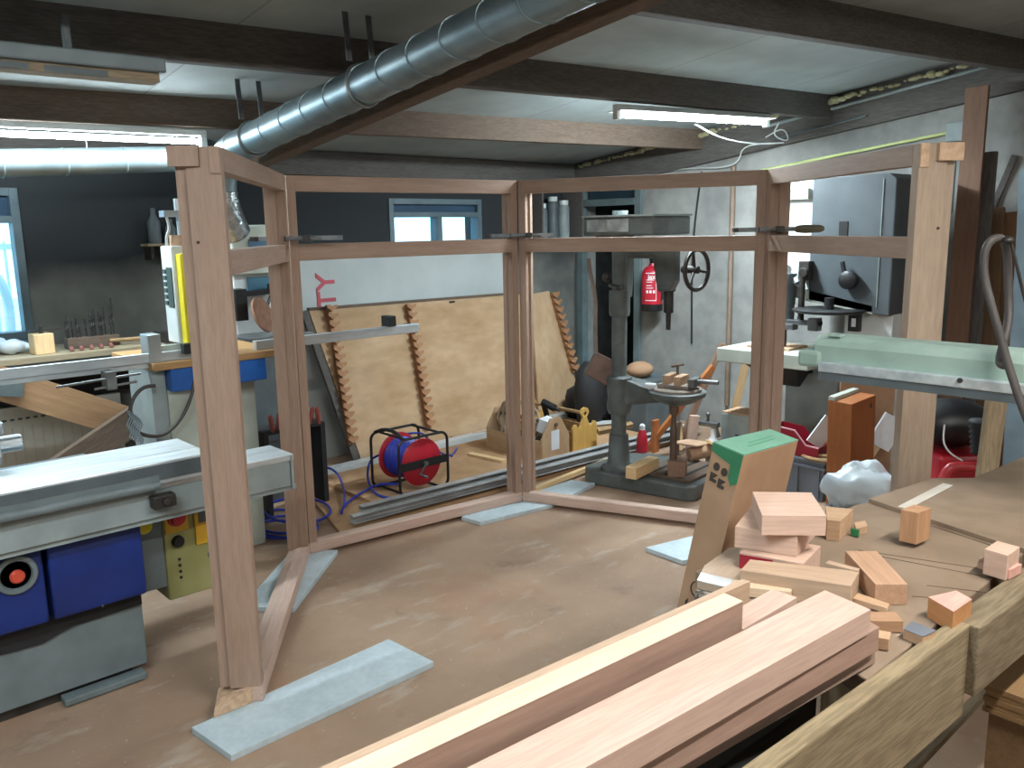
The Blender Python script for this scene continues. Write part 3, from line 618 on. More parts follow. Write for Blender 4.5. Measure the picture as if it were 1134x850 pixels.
b = MB(); c = gy(46, 374, 5.05); b.obox((c.x, 5.06, BZ + .055), (.10, .09, .11), .1); tag(b.build('wooden_block', PINE, None, bevel=.004, grain='Z'), 'pale square wooden block on the workbench beside the window', 'block')
b = MB(); b.bar((c.x - .06, 5.05, BZ + .125), (c.x + .12, 5.07, BZ + .125), .03, .012); b.cyl((c.x, 5.05, BZ + .11), (c.x, 5.05, BZ + .15), .012); tag(b.build('marking_gauge', STEEL_D, None), 'dark marking tool lying across the pale wooden block', 'tool')
tool_l = ('short red handled chisel lying nearest the bit stand end', 'second red handled chisel from the window on the workbench', 'third red handled chisel from the window on the workbench', 'fourth red handled chisel from the window on the workbench', 'red handled chisel lying farthest from the window on the workbench')
for k in range(5):
    c = gy(75 + k * 11, 366 - k * .8, 5.03); r = thing('chisel', tool_l[k], 'chisel', (c.x, 5.03, BZ), 'chisels on the workbench')
    MB().lathe((c.x, 4.99, BZ + .013), [(.008, 0), (.012, .02), (.012, .07), (.008, .09)], 12, (.25, 1, 0)).build('handle', mat('red_brown_handle', '8e5a50', '74463e'), r, smooth=True)
    q = MB(); q.bar((c.x + .02, 5.08, BZ + .013), (c.x + .05, 5.19, BZ + .013), .012, .005); q.build('blade', STEEL, r)
r = thing('mallet', 'long handled tool with a dark head lying at the right bench end', 'hammer', (1.7, 5.1, BZ))
c0 = gy(120, 361, 5.1); c1 = gy(180, 366, 5.02)
MB().cyl(xy(c0, BZ + .03), xy(c1, BZ + .035), .011, n=12).build('handle', PINE_OLD, r, smooth=True); q = MB(); q.obox((c1.x, c1.y, BZ + .035), (.05, .12, .065), .3); q.build('head', STEEL_D, r, bevel=.006)
for k, (px, py, s) in enumerate(((10, 366, .07), (22, 368, .055), (-8, 366, .08))):
    c = gy(px, py, 5.18); b = MB(); b.ball((c.x, 5.18 + .03 * k, BZ + s * .55), s, (1, .8, .6)); o = b.build('plastic_bag', BAG, None, smooth='all')
    dm = o.modifiers.new('crumple', 'DISPLACE'); tx = bpy.data.textures.new('crumple', 'CLOUDS'); tx.noise_scale = .04; dm.texture = tx; dm.strength = .03
    tag(o, ('crumpled clear plastic bag under the left window on the bench', 'small crumpled plastic bag beside the pale wooden block', 'crumpled plastic bag at the far left end of the bench')[k], 'bag')

# ================================================================== WHITE MACHINE BEHIND THE FRAME (disc sander)
r = thing('disc_sander', 'white machine with blue panel and brown sanding disc behind the left frame', 'sander', (2.3, 4.75, 0))
q = MB(); q.box(2.10, 2.46, 4.62, 5.0, 1.42, 1.70); hd = q.build('upper_cabinet', CREAM, r, bevel=.008)
q = MB(); q.box(2.2, 2.44, 4.612, 4.62, 1.50, 1.62); q.build('blue_label', mat('blue_label', '476f8c', '3b607b'), hd)
q = MB(); q.box(2.12, 2.5, 4.68, 5.0, 1.0, 1.42); q.build('lower_cabinet', WHITE, r, bevel=.006)
q = MB(); q.box(2.2, 2.44, 4.67, 4.68, 1.30, 1.40); q.build('blue_plate', mat('blue_plate', '4f7f96', '447086'), r)
q = MB(); q.box(2.08, 2.15, 4.58, 4.68, 1.16, 1.34); q.bar((2.12, 4.6, 1.31), (2.40, 4.6, 1.32), .03, .03); q.bar((2.32, 4.6, 1.32), (2.26, 4.58, 1.22), .015, .015); q.box(2.30, 2.40, 4.57, 4.63, 1.325, 1.36); q.build('dark_arm', BLACK, r, bevel=.003)
MB().lathe((2.19, 4.50, 1.19), [(.10, 0), (.105, .004), (.105, .018)], 28, (.55, -.75, .35)).build('sanding_disc', DISC, r, smooth=True)
q = MB(); q.box(2.06, 2.46, 4.40, 4.66, 1.05, 1.075); q.build('work_table', STEEL, r, bevel=.003)
q = MB(); q.box(2.15, 2.45, 4.7, 5.0, 0, 1.0); q.build('stand', GREY_D, r, bevel=.004)
b = MB(); b.box(2.1, 2.5, 4.3, 4.5, .0, .02)
r = thing('parts_rack', 'dark shelf of red handled clamps seen between the left posts', 'rack', (2.35, 4.5, 0))
q = MB(); q.box(2.12, 2.52, 4.44, 4.6, .50, .52); q.build('shelf', BLACKM, r)
for x in (2.12, 2.49): MB().box(x, x + .03, 4.44, 4.6, 0, .5).build('side', BLACKM, r)
for k in range(7):
    q = MB(); q.lathe((2.17 + k * .05, 4.42 + (k % 2) * .03, .52), [(.008, 0), (.014, .02), (.014, .09), (.009, .11)], 10, (.2 * (k % 3 - 1), -.2, 1)); q.build('tool_handle', mat('red_brown_handle2', 'a8574a', '8a443a'), r, smooth=True)

# ================================================================== WHITE PANEL, PLYWOOD SHEETS
def lean(P, th, nv): return [Vector(p) for p in P]
r = thing('signboard', 'wide white sheet with red letters leaning on the back wall', 'panel', (3.9, 5.45, 0))
q = MB(); q.prism([(2.62, 5.38, 0), (5.05, 5.38, 0), (5.05, 5.455, 1.455), (2.62, 5.455, 1.455)], (0, .02, 0)); q.build('sheet', WHITEP, r, bevel=.002)
lx = gy(361, 325, 5.437); up = Vector((0, .075, 1.455)).normalized()
def wy(z): return 5.38 + .075 * z / 1.455 - .003
p = gy(360, 311, 5.43); p2 = gy(361, 334, 5.43)
text('red_lettering', 'TY', .215, (lx.x + .012, wy(lx.z + .02) - .002, lx.z + .018), up, (-1, 0, 0), REDINK, r)
# plywood 1
r = thing('plywood_sheet', 'large plywood sheet with two toothed racks leaning on the white panel', 'plywood', (4.1, 5.12, 0))
def ply_pt(x, z, off=0): return Vector((x - .22 * z / 1.12 * 1.0, 5.08 + .25 * z / 1.12 - off, z))
q = MB(); q.prism([ply_pt(3.17, .035), ply_pt(5.25, .035), ply_pt(5.25, 1.10), ply_pt(3.17, 1.115)], (0, .018, 0)); q.build('sheet', PLY, r, grain='X')
q = MB(); q.bar(ply_pt(3.13, .035, -.005), ply_pt(3.13, 1.11, -.005), .05, .03, Y1); q.build('dark_edge_batten', DARKWOOD, r, grain='Z')
q = MB(); q.bar(ply_pt(3.17, 1.118, -.01), ply_pt(5.25, 1.103, -.01), .03, .02); q.build('top_edge', BROWNWOOD, r, grain='X')
def rack(P, Q, parent, n, m, s=1, both=True):
    P = Vector(P); Q = Vector(Q); d = (Q - P).normalized(); nn = Vector((0, -1, .2)).normalized(); t = nn.cross(d).normalized()
    if t.x < 0: t = -t
    L = (Q - P).length; q = MB(); q.bar(P + nn * .016, Q + nn * .016, .035, .028, nn)
    for k in range(n):
        c = P + d * (L * (k + .5) / n) + nn * .03; a = L / n
        for sg in ((1, -1) if both else (1,)):
            ln = .062 * s if sg > 0 else .042 * s
            q.prism([c - d * a * .35, c + d * a * .30, c + d * a * .42 + t * sg * ln, c + d * a * .12 + t * sg * ln], nn * .03)
    return q.build('toothed_rack', m, parent, grain=d)
RACK = wood('rack_wood', 'a87c58', '8a6142')
def pp(x, y, Y0=5.08, dv=.25): # point on the leaning sheet
    d = ray(x, y); n = Vector((0, 1, -.25 / 1.12)); t = (Vector((0, Y0, 0)) - EO).dot(n) / d.dot(n); return EO + d * t
rack(pp(387, 492), pp(362, 338), r, 17, RACK, .8)
rack(pp(473, 474), pp(450, 337), r, 16, RACK, .8)
r = thing('plywood_sheet', 'narrower plywood board with one toothed rack at the right of the leaning sheets', 'plywood', (5.4, 5.05, 0))
n2 = lambda x, y: pp(x, y, 5.03)
a, b_, c_, d_ = n2(598, 470), n2(645, 447), n2(608, 322), n2(588, 326)
q = MB(); q.prism([xy(a, .035) if False else a, b_, c_, d_], (0, .018, 0)); q.build('sheet', PLY, r, grain='Z')
rack(n2(634, 412), n2(610, 324), r, 11, RACK, .8)
blk_ = MB(); p = pp(500, 334); blk_.obox(p + Vector((0, -.008, 0)), (.05, .01, .015)); blk_.build('screw_block', STEEL_D, [o for o in bpy.data.objects if o.name == 'plywood_sheet'][0])

# ================================================================== THINGS ON THE FLOOR AT THE BACK
q = MB(); q.prism([(2.27, 3.90, .02), (5.15, 3.79, .02), (5.15, 5.02, .02), (2.6, 5.02, .02)], (0, 0, -.02)); tag(q.build('hardboard_sheet', PLY_D, None, bevel=.002), 'dusty brown hardboard sheet lowest on the floor behind the frame', 'board')
q = MB(); q.prism([(2.66, 4.02, .045), (5.12, 3.96, .045), (5.12, 4.86, .045), (2.66, 4.86, .045)], (0, 0, -.025)); tag(q.build('plywood_sheet', PLY_D, None, bevel=.002), 'dusty flat sheet under the cable reel and tool totes', 'board')
# aluminium profiles along the front edge
def uprof(label, P, Q, w_, h_, z):
    P = Vector((*P, 0)); Q = Vector((*Q, 0)); d = (Q - P).normalized(); s = Vector((-d.y, d.x, 0)); t = .004
    pr = [(-w_ / 2, 0), (w_ / 2, 0), (w_ / 2, h_), (w_ / 2 - t, h_), (w_ / 2 - t, t), (-w_ / 2 + t, t), (-w_ / 2 + t, h_), (-w_ / 2, h_)]
    pr = [(-w_ / 2, 0), (w_ / 2, 0), (w_ / 2, h_), (-w_ / 2, h_), (-w_ / 2, h_ - t), (w_ / 2 - t, h_ - t), (w_ / 2 - t, t), (-w_ / 2, t)]
    q = MB(); q.prism([Vector((P.x, P.y, z)) + s * a + Z * b for a, b in pr], Vector((Q.x - P.x, Q.y - P.y, 0)))
    return tag(q.build('aluminium_profile', mat('dull_aluminium', 'bdbebe', 'a2a3a3', .5, .3, 6), None, grain=d), label, 'profile', 'aluminium profiles along the floor')
uprof('aluminium profile lying lowest and nearest the back frame sill', (2.36, 3.92), (5.40, 3.76), .05, .045, .045)
uprof('aluminium profile lying beside the reel on top of the pair', (2.48, 3.985), (5.55, 3.84), .05, .045, .045)
uprof('third aluminium profile stacked above the other two', (2.44, 3.955), (5.50, 3.80), .05, .03, .09)
WPROF = mat('white_plastic', 'd5dadb', 'c4cacc', .4)
q = MB(); q.bar((2.72, 4.93, .045), (5.72, 4.955, .05), .08, .05); tag(q.build('white_profile', WPROF, None, bevel=.003), 'long white plastic profile at the foot of the plywood sheets', 'profile')
q = MB(); q.bar(xy(gz(596, 470, .10), .068), xy(gz(686, 462, .10), .068), .05, .02); tag(q.build('white_strip', WPROF, None), 'short white strip behind the second tool tote', 'strip')
q = MB(); q.bar(xy(gz(590, 543, .03), .034), xy(gz(684, 506, .03), .034), .035, .028); tag(q.build('wooden_strip', PINE, None, grain=gz(684, 506, .03) - gz(590, 543, .03)), 'yellowish wooden strip on the floor beside the profiles', 'strip')
q = MB(); q.bar(xy(gz(520, 503, .05), .055), xy(gz(558, 511, .05), .055), .05, .018); tag(q.build('wooden_offcut', PINE, None, grain='Y'), 'thin pale offcut left of the tool tote on the sheet', 'offcut')
q = MB(); q.bar(xy(gz(500, 486, .05), .06), xy(gz(540, 480, .05), .064), .03, .02); tag(q.build('wooden_offcut', DUSTY, None), 'small dusty offcut against the white profile behind the reel', 'offcut')

# cable reel
RC = Vector((2.98, 4.22, .045))
r = thing('cable_reel', 'red cable reel with blue cable in a black tube frame', 'cable reel', RC)
zc = RC.z + .195
for sy in (-.125, .125):
    MB().lathe((RC.x, RC.y + sy, zc), [(.145, -.004), (.15, 0), (.145, .004)], 40, Y1).build('red_disc', RED, r, smooth=True)
    hw = .185; z0, z1 = RC.z + .012, RC.z + .365; rr = .05
    y = RC.y + sy * 1.2
    P = []
    for (cx, cz, a0) in ((RC.x + hw - rr, z0 + rr, -90), (RC.x + hw - rr, z1 - rr, 0), (RC.x - hw + rr, z1 - rr, 90), (RC.x - hw + rr, z0 + rr, 180)):
        for k in range(6): a = radians(a0 + k * 18); P.append((cx + rr * cos(a), y, cz + rr * sin(a)))
    MB().tube(P, .009, 8, True).build('tube_frame', BLACK, r, smooth=True)
MB().lathe((RC.x, RC.y - .1, zc), [(.06, 0), (.06, .2)], 24, Y1).build('drum', BLACK, r, smooth=True)
pts = []
for k in range(9 * 20):
    t = 2 * pi * k / 20; layer = .118; pts.append((RC.x + layer * cos(t), RC.y - .11 + .22 * k / 180, zc + layer * sin(t)))
MB().tube(pts, .0105, 6).build('wound_cable', BLUEC, r, smooth=True)
MB().lathe((RC.x, RC.y - .098, zc), [(.108, -.02), (.108, .216)], 24, Y1).build('cable_core', BLUEC, r, smooth=True)
q = MB(); q.bar((RC.x - .18, RC.y - .155, zc), (RC.x + .18, RC.y - .155, zc), .006, .05, Z); cbk = q.build('cross_bar', BLACK, r)
q = MB(); q.cyl((RC.x, RC.y - .155, zc), (RC.x, RC.y - .18, zc), .014); q.bar((RC.x, RC.y - .175, zc), (RC.x - .05, RC.y - .175, zc - .06), .012, .005, Y1); q.cyl((RC.x - .05, RC.y - .175, zc - .06), (RC.x - .03, RC.y - .225, zc - .07), .008); q.build('crank', STEEL, cbk, smooth=True)
for x in (-.16, .16):
    for z in (.012, .365): MB().cyl((RC.x + x * .8, RC.y - .15, RC.z + z), (RC.x + x * .8, RC.y + .15, RC.z + z), .008, n=8).build('spacer_bar', BLACK, r, smooth=True)
q = MB(); q.tube([(RC.x - .15, RC.y - .15, RC.z + .365), (RC.x - .14, RC.y - .06, RC.z + .40), (RC.x - .14, RC.y + .06, RC.z + .40), (RC.x - .15, RC.y + .15, RC.z + .365)], .012, 8, smooth=1); q.build('carry_handle', BLACK, r, smooth=True)
# loose blue cable
z = .058
cb = thing('loose_cable', 'loose blue cable trailing from the reel across the floor to the left post', 'cable', (2.2, 4.2, 0))
def cg(x, y, zz=.03): return gz(x, y, zz)
q = MB()
q.tube([cg(500, 505, .28), cg(508, 492, .2), cg(500, 507, .075), cg(480, 497, .065), cg(470, 478, .36), cg(450, 480, .36)], .0075, smooth=3)
q.tube([cg(424, 502, .25), cg(409, 508, .2), cg(406, 530, .1), cg(415, 548, .054), cg(435, 552, .054), cg(450, 550, .054)], .0075, smooth=3)
q.tube([cg(440, 536, .12), cg(420, 535, .08), cg(398, 546, .056), cg(380, 560, .056), cg(377, 572, .03), cg(383, 553, .056), cg(378, 530, .07), cg(368, 518, .09), cg(352, 517, .1), cg(338, 522, .05)], .0075, smooth=3)
for k, (cx, cy, rx, ry) in enumerate(((312, 577, 30, 13), (318, 583, 34, 12), (308, 586, 26, 10), (330, 565, 36, 14))):
    n = 26; a = [cg(cx + rx * cos(2 * pi * i / n + k), cy + ry * sin(2 * pi * i / n + k), .012 + .008 * k) for i in range(n)]; q.tube(a, .0075, closed=True)
q.build('cable_run', BLUEC, cb, smooth=True)

# tool totes
r = thing('tool_tote', 'pale wooden tool tote with a white label and a coil of hose inside', 'toolbox', (4.1, 4.33, .045))
x0, x1, y0, y1, z0 = 3.965, 4.24, 4.03, 4.62, .045
for yy in (y0, y1 - .015):
    q = MB(); q.prism([(x0, yy, z0), (x1, yy, z0), (x1, yy, z0 + .16), ((x0 + x1) / 2 + .05, yy, z0 + .30), ((x0 + x1) / 2 - .05, yy, z0 + .30), (x0, yy, z0 + .16)], (0, .015, 0)); q.build('end_panel', PLY, r, bevel=.003, grain='Z')
for xx in (x0, x1 - .012):
    q = MB(); q.box(xx, xx + .012, y0 + .015, y1 - .015, z0, z0 + .15); q.build('side_panel', PLY, r, bevel=.002, grain='Y')
q = MB(); q.box(x0 + .012, x1 - .012, y0 + .015, y1 - .015, z0, z0 + .012); q.build('bottom', PLY, r)
q = MB(); q.cyl(((x0 + x1) / 2, y0 - .01, z0 + .25), ((x0 + x1) / 2, y1 + .01, z0 + .25), .014, n=14); q.build('handle_dowel', BROWNWOOD, r, smooth=True, grain='Y')
q = MB(); q.box(x0 + .09, x0 + .17, y0 - .002, y0, z0 + .07, z0 + .21); k = q.build('paper_label', PAPER, r); k['label'] = 'white paper label'
hc = thing('hose_coil', 'beige coil of hose lying in the labelled tool tote', 'hose', (4.1, 4.45, .07))
q = MB(); n = 5 * 24; q.tube([(4.09 + .03 * sin(i * .9) , 4.40 + (.15 + .012 * (i // 24)) * cos(2 * pi * i / 24), .265 + (.14 + .01 * (i // 24)) * sin(2 * pi * i / 24)) for i in range(n)], .009, 7); q.build('hose_loops', BEIGEC, hc, smooth=True)
q = MB(); q.obox((4.12, 4.14, .27), (.12, .08, .10), .3, .3); tag(q.build('folded_paper', PAPER, None, bevel=.004), 'white folded paper sticking out of the labelled tote', 'paper')
q = MB(); q.box(3.985, 4.22, 4.3, 4.6, .06, .16); tag(q.build('dark_case', STEEL_D, None, bevel=.01), 'dark case at the bottom of the labelled tool tote', 'case')
r = thing('tool_tote', 'pale wooden tool tote with a turned finial cut in its end panel', 'toolbox', (4.45, 4.35, .045))
x0, x1, y0, y1 = 4.30, 4.56, 4.05, 4.62
cx = (x0 + x1) / 2
prof = [(x0, z0), (x1, z0), (x1, .22), (x1 - .015, .245), (x1 - .035, .25), (x1 - .045, .235), (x1 - .07, .215), (x1 - .085, .235), (cx + .02, .29), (cx + .045, .325), (cx + .03, .355), (cx, .365), (cx - .03, .355), (cx - .045, .325), (cx - .02, .29), (x0 + .085, .235), (x0 + .07, .215), (x0 + .045, .235), (x0 + .035, .25), (x0 + .015, .245), (x0, .22)]
for yy in (y0, y1 - .018):
    q = MB(); q.prism([(a, yy, b) for a, b in prof], (0, .018, 0)); q.build('end_panel', wood('golden_pine', 'd2a95f', 'b98f48'), r, bevel=.002, grain='Z')
for xx in (x0, x1 - .012):
    q = MB(); q.box(xx, xx + .012, y0 + .018, y1 - .018, z0, .20); q.build('side_panel', PINE_OLD, r, grain='Y')
q = MB(); q.box(x0 + .012, x1 - .012, y0 + .018, y1 - .018, z0, z0 + .012); q.build('bottom', PLY, r)
q = MB(); q.cyl((cx, y0, .32), (cx, y1, .32), .013, n=12); q.build('handle_dowel', PINE_OLD, r, smooth=True)
r = thing('hand_drill', 'small dark hand drill standing in the tote with the finial', 'drill', (4.34, 4.4, .06))
q = MB(); q.cyl((4.34, 4.40, .37), (4.37, 4.30, .33), .028); q.cyl((4.37, 4.30, .33), (4.38, 4.26, .315), .016, .008); q.build('motor_housing', BLACK, r, smooth=True)
q = MB(); q.bar((4.34, 4.39, .36), (4.36, 4.36, .22), .035, .03, Y1); q.build('grip', BLACK, r, bevel=.006); q = MB(); q.obox((4.36, 4.36, .20), (.06, .09, .05), .2); q.build('battery', GREY_L, r, bevel=.005)

# ================================================================== DRILL PRESS
PX, PY = 4.085, 3.44
r = thing('drill_press', 'tall dark grey column drill press with round table and large handwheel', 'drill press', (4.2, 3.2, 0))
q = MB(); q.prism([(3.93, 3.56, 0), (4.07, 2.90, 0), (4.12, 2.86, 0), (4.62, 2.92, 0), (4.66, 3.0, 0), (4.52, 3.60, 0), (4.40, 3.68, 0), (4.0, 3.66, 0)], (0, 0, .095)); ba = q.build('base', MACH, r, bevel=.012)
q = MB(); q.prism([(4.085, 3.28, .095), (4.135, 2.92, .095), (4.60, 2.96, .095), (4.52, 3.32, .095)], (0, 0, .02)); bt = q.build('base_plate', BROWNWOOD, r, bevel=.004)
for k in range(3):
    q = MB(); q.bar((4.12 + .01 * k, 3.20 - k * .1, .1165), (4.54 + .01 * k, 3.24 - k * .1, .1165), .022, .003); q.build('table_groove', BLACKM, bt)
q = MB(); q.lathe((PX, PY, .095), [(.115, 0), (.115, .02), (.085, .035), (.073, .05), (.062, .235), (.052, .24)], 28); q.build('pedestal', MACH, r, smooth=True)
MB().cyl((PX, PY, .32), (PX, PY, 1.75), .048, n=28).build('column', MACH, r, smooth=True)
q = MB(); q.lathe((PX, PY, .47), [(.068, 0), (.075, .02), (.08, .05), (.072, .1), (.078, .2), (.084, .22), (.084, .235), (.06, .25)], 28); q.build('table_collar', MACH, r, smooth=True)
TC = Vector((4.20, 3.07, .665))
q = MB(); q.hexa([(PX - .03, PY - .06, .53), (TC.x - .02, TC.y + .1, .56), (TC.x + .12, TC.y + .12, .56), (PX + .07, PY - .03, .53), (PX - .04, PY - .05, .71), (TC.x - .06, TC.y + .1, .63), (TC.x + .14, TC.y + .12, .63), (PX + .08, PY, .71)]); q.build('table_arm', MACH, r, bevel=.012)
MB().lathe(TC - Z * .105, [(.06, 0), (.13, .03), (.165, .055), (.175, .06), (.178, .085), (.17, .09), (.155, .09)], 40).build('round_table', MACH, r, smooth=True)
MB().lathe(TC - Z * .015, [(.15, 0), (.15, .014), (.135, .02)], 40).build('table_top', CERAMIC, r, smooth=True)
q = MB(); q.lathe((TC.x - .03, TC.y + .0, .02 + .095), [(.022, 0), (.022, .3), (.016, .31), (.016, .38), (.03, .40), (.03, .47)], 16); q.build('support_screw', mat('rusty_steel', '6f5a4a', '57463a', .6, .4), r, smooth=True)
# vise on the table
v_ = thing('machine_vise', 'dusty machine vise on the round drill press table', 'vise', TC + Z * .006)
z0 = TC.z + .006
q = MB(); q.obox((TC.x, TC.y, z0 + .012), (.16, .20, .024), .25); q.build('vise_base', CERAMIC, v_, bevel=.004)
for k, off in enumerate((.055, -.03)):
    q = MB(); q.obox((TC.x, TC.y + off, z0 + .05), (.14, .045, .055), .25); q.build('jaw', DUSTY, v_, bevel=.004)
q = MB(); q.obox((TC.x + .02, TC.y - .11, z0 + .04), (.12, .04, .05), .25); q.cyl((TC.x + .03, TC.y - .12, z0 + .045), (TC.x + .07, TC.y - .25, z0 + .048), .014); q.build('vise_screw', STEEL, v_, smooth=True)
q = MB(); q.cyl((TC.x + .055, TC.y + .04, z0 + .07), (TC.x + .055, TC.y + .04, z0 + .12), .008); q.cyl((TC.x + .02, TC.y + .06, z0 + .12), (TC.x + .09, TC.y + .02, z0 + .13), .008); q.build('lock_handle', BROWNWOOD, v_, smooth=True)
q = MB(); q.obox((TC.x - .10, TC.y + .13, TC.z + .012), (.05, .07, .03), .6); tag(q.build('rag', PAPER, None, bevel=.008), 'small pale rag on the left rim of the drill press table', 'rag')
# head
q = MB(); q.prism([(PX - .01, PY + .07, 1.58), (PX - .01, PY - .42, 1.58), (PX - .01, PY - .42, 1.33), (PX - .01, PY - .385, 1.27), (PX - .01, PY - .30, 1.26), (PX - .01, PY - .28, 1.34), (PX - .01, PY - .26, 1.46), (PX - .01, PY - .07, 1.46), (PX - .01, PY - .055, 1.21), (PX - .01, PY + .05, 1.21)], (.075, 0, 0)); q.build('head', MACH, r, bevel=.015)
q = MB(); q.lathe((PX, PY, 1.10), [(.062, 0), (.066, .02), (.066, .16)], 24); q.build('head_collar', MACH, r, smooth=True)
q = MB(); q.prism([(3.93, PY + .17, 1.60), (3.91, PY - .05, 1.60), (3.94, PY - .37, 1.60), (4.32, PY - .36, 1.60), (4.32, PY + .19, 1.60)], (0, 0, .11)); hd = q.build('pulley_cover', MACH, r, bevel=.012)
q = MB(); q.prism([(3.925, PY + .175, 1.71), (3.905, PY - .05, 1.71), (3.935, PY - .375, 1.71), (4.325, PY - .365, 1.71), (4.325, PY + .195, 1.71)], (0, 0, .012)); k = q.build('cover_lid', GREY_L, hd); k['label'] = 'pale worn lid edge'
a_, b_ = Vector((3.927, PY + .13, 0)), Vector((3.911, PY - .05, 0)); c_ = Vector((3.925, PY - .20, 0)); off = Vector((-.003, -.001, 0))
for P_ in ((a_, b_), (b_, c_)):
    q = MB(); q.prism([P_[0] + off + Z * 1.625, P_[1] + off + Z * 1.622, P_[1] + off + Z * 1.70, P_[0] + off + Z * 1.695], (-.0015, 0, 0)); k = q.build('bare_patch', mat('worn_paint', 'a3a9a8', '6a706f', .6, 0, 9), hd); k['label'] = 'patch of worn pale paint'
SPX, SPY = PX + .06, PY - .335
q = MB(); q.lathe((SPX, SPY, 1.03), [(.014, 0), (.016, .10), (.03, .105), (.03, .23), (.042, .235), (.042, .28)], 20); q.build('quill', STEEL_D, r, smooth=True)
WC = Vector((PX + .08, PY - .50, 1.395))
q = MB(); n = 28; q.tube([WC + Vector((.9 * cos(t), .42 * sin(t) * 0 - .03, sin(t))) * .125 if False else WC + Vector((cos(t) * .118, -.02, sin(t) * .118)) for t in [2 * pi * i / n for i in range(n)]], .013, 8, True)
q.build('handwheel_rim', STEEL_D, r, smooth=True)
for k in range(3):
    a = radians(90 + 120 * k + 20); MB().cyl(WC + Vector((0, -.005, 0)), WC + Vector((cos(a) * .115, -.02, sin(a) * .115)), .009, .008, 10).build('handwheel_spoke', STEEL_D, r, smooth=True)
MB().cyl(WC + Vector((0, .08, 0)), WC + Vector((0, -.03, 0)), .022).build('handwheel_hub', STEEL_D, r, smooth=True)
q = MB(); q.cyl((PX - .02, PY + .06, 1.29), (PX - .15, PY - .12, 1.285), .014, n=10); q.ball((PX - .02, PY + .09, 1.34), .03); q.bar((PX - .10, PY - .05, 1.29), (PX - .2, PY - .2, 1.30), .006, .03); q.build('feed_lever', STEEL_D, r, smooth=True)
q = MB(); q.tube([gd(652, 286, 5.33), gd(653, 300, 5.33), gd(660, 330, 5.33), gd(659, 360, 5.33), gd(660, 395, 5.33)], .013, 8, smooth=1); q.build('shift_rod', CERAMIC, r, smooth=True)
q = MB(); q.obox(gd(666, 408, 5.33), (.17, .09, .16), -.7, 0, .5); q.build('counterweight', mat('rusty_block', '7c6558', '66524a', .9, 0, 12), r, bevel=.012)
# offcuts on the drill press base
def offc(label, c, size, rz, m, ry=0, rx=0, nm='wooden_offcut', group=None, cat='offcut', bevel=.003):
    q = MB(); q.obox(c, size, rz, rx, ry); d = Matrix.Rotation(rz, 3, 'Z') @ X1
    return tag(q.build(nm, m, None, bevel=bevel, grain=d if abs(ry) < .1 else None), label, cat, group)
c = gz(712, 518, .16); offc('pale squared offcut on the drill press base, nearest the column', (c.x + .02, c.y + .02, .155), (.30, .075, .075), .18, PINE)
c = gz(733, 520, .16); offc('reddish block beside the pale offcut on the drill press base', (c.x + .12, c.y - .03, .165), (.16, .11, .10), .55, MERANTI_D)
c = gz(735, 500, .14); offc('flat pale board behind the blocks on the drill press base', (4.62, 3.24, .205), (.30, .20, .012), .2, DUSTY, .15)
c = gz(762, 508, .15); offc('yellowish plank leaning at the right of the drill press base', (4.74, 3.02, .17), (.36, .10, .02), -.5, PINE, .42)
q = MB(); q.lathe((4.52, 3.20, .15), [(.045, 0), (.045, .16)], 18, (.8, -.5, .15)); tag(q.build('round_offcut', DUSTY, None, smooth=True), 'short round dusty log piece among the offcuts by the drill press', 'offcut')
# behind the drill press
bp_ = gz(711, 500, .097)
r = thing('spray_bottle', 'red bottle standing on the drill press base beside its column', 'bottle', bp_)
MB().lathe(bp_, [(.040, 0), (.042, .012), (.038, .10), (.026, .145), (.022, .16)], 20).build('bottle_body', RED, r, smooth=True)
MB().lathe(bp_ + Z * .16, [(.020, 0), (.020, .03), (.010, .04)], 16).build('cap', PAPER, r, smooth=True)
EXT = Vector((5.72, 4.46, .945))
r = thing('fire_extinguisher', 'red fire extinguisher with white printed panel hanging on the wall by the doorway', 'fire extinguisher', EXT)
MB().lathe(EXT, [(.088, 0), (.092, .01), (.092, .055), (.086, .06)], 28).build('black_foot', BLACK, r, smooth=True)
MB().lathe(EXT, [(.088, .06), (.090, .30), (.085, .33), (.06, .365), (.03, .38), (.025, .40)], 32).build('cylinder', RED, r, smooth=True)
q = MB(); q.cyl(EXT + Z * .39, EXT + Z * .44, .022); q.bar(EXT + Vector((-.02, .01, .43)), EXT + Vector((-.07, -.07, .44)), .015, .012); q.bar(EXT + Vector((-.02, .01, .455)), EXT + Vector((-.06, -.06, .475)), .015, .008); q.build('valve', BLACK, r, smooth=True)
q = MB(); q.tube([EXT + Vector((.0, -.02, .43)), EXT + Vector((-.02, -.10, .42)), EXT + Vector((-.03, -.125, .34)), EXT + Vector((-.01, -.12, .2)), EXT + Vector((0, -.11, .1))], .010, smooth=2); q.build('discharge_hose', BLACKM, r, smooth=True)
MB().box(EXT.x + .06, XR, EXT.y - .03, EXT.y + .03, EXT.z + .22, EXT.z + .28).build('wall_bracket', BLACK, r)
lab_dir = Vector((EXT.x, EXT.y, 0)).normalized() * -1; lab_dir = (lab_dir * .97 + RT * -.05).normalized()
lt = Vector((0, 0, 1)).cross(lab_dir).normalized()    # to the viewer's right along the label
WINK = mat('white_ink', 'e9e3e4', None, .6)
def on_lab(a, z): # point on the cylinder front at arc a
    b = lab_dir * cos(a / .091) + lt * sin(a / .091); return EXT + b * .0915 + Z * z
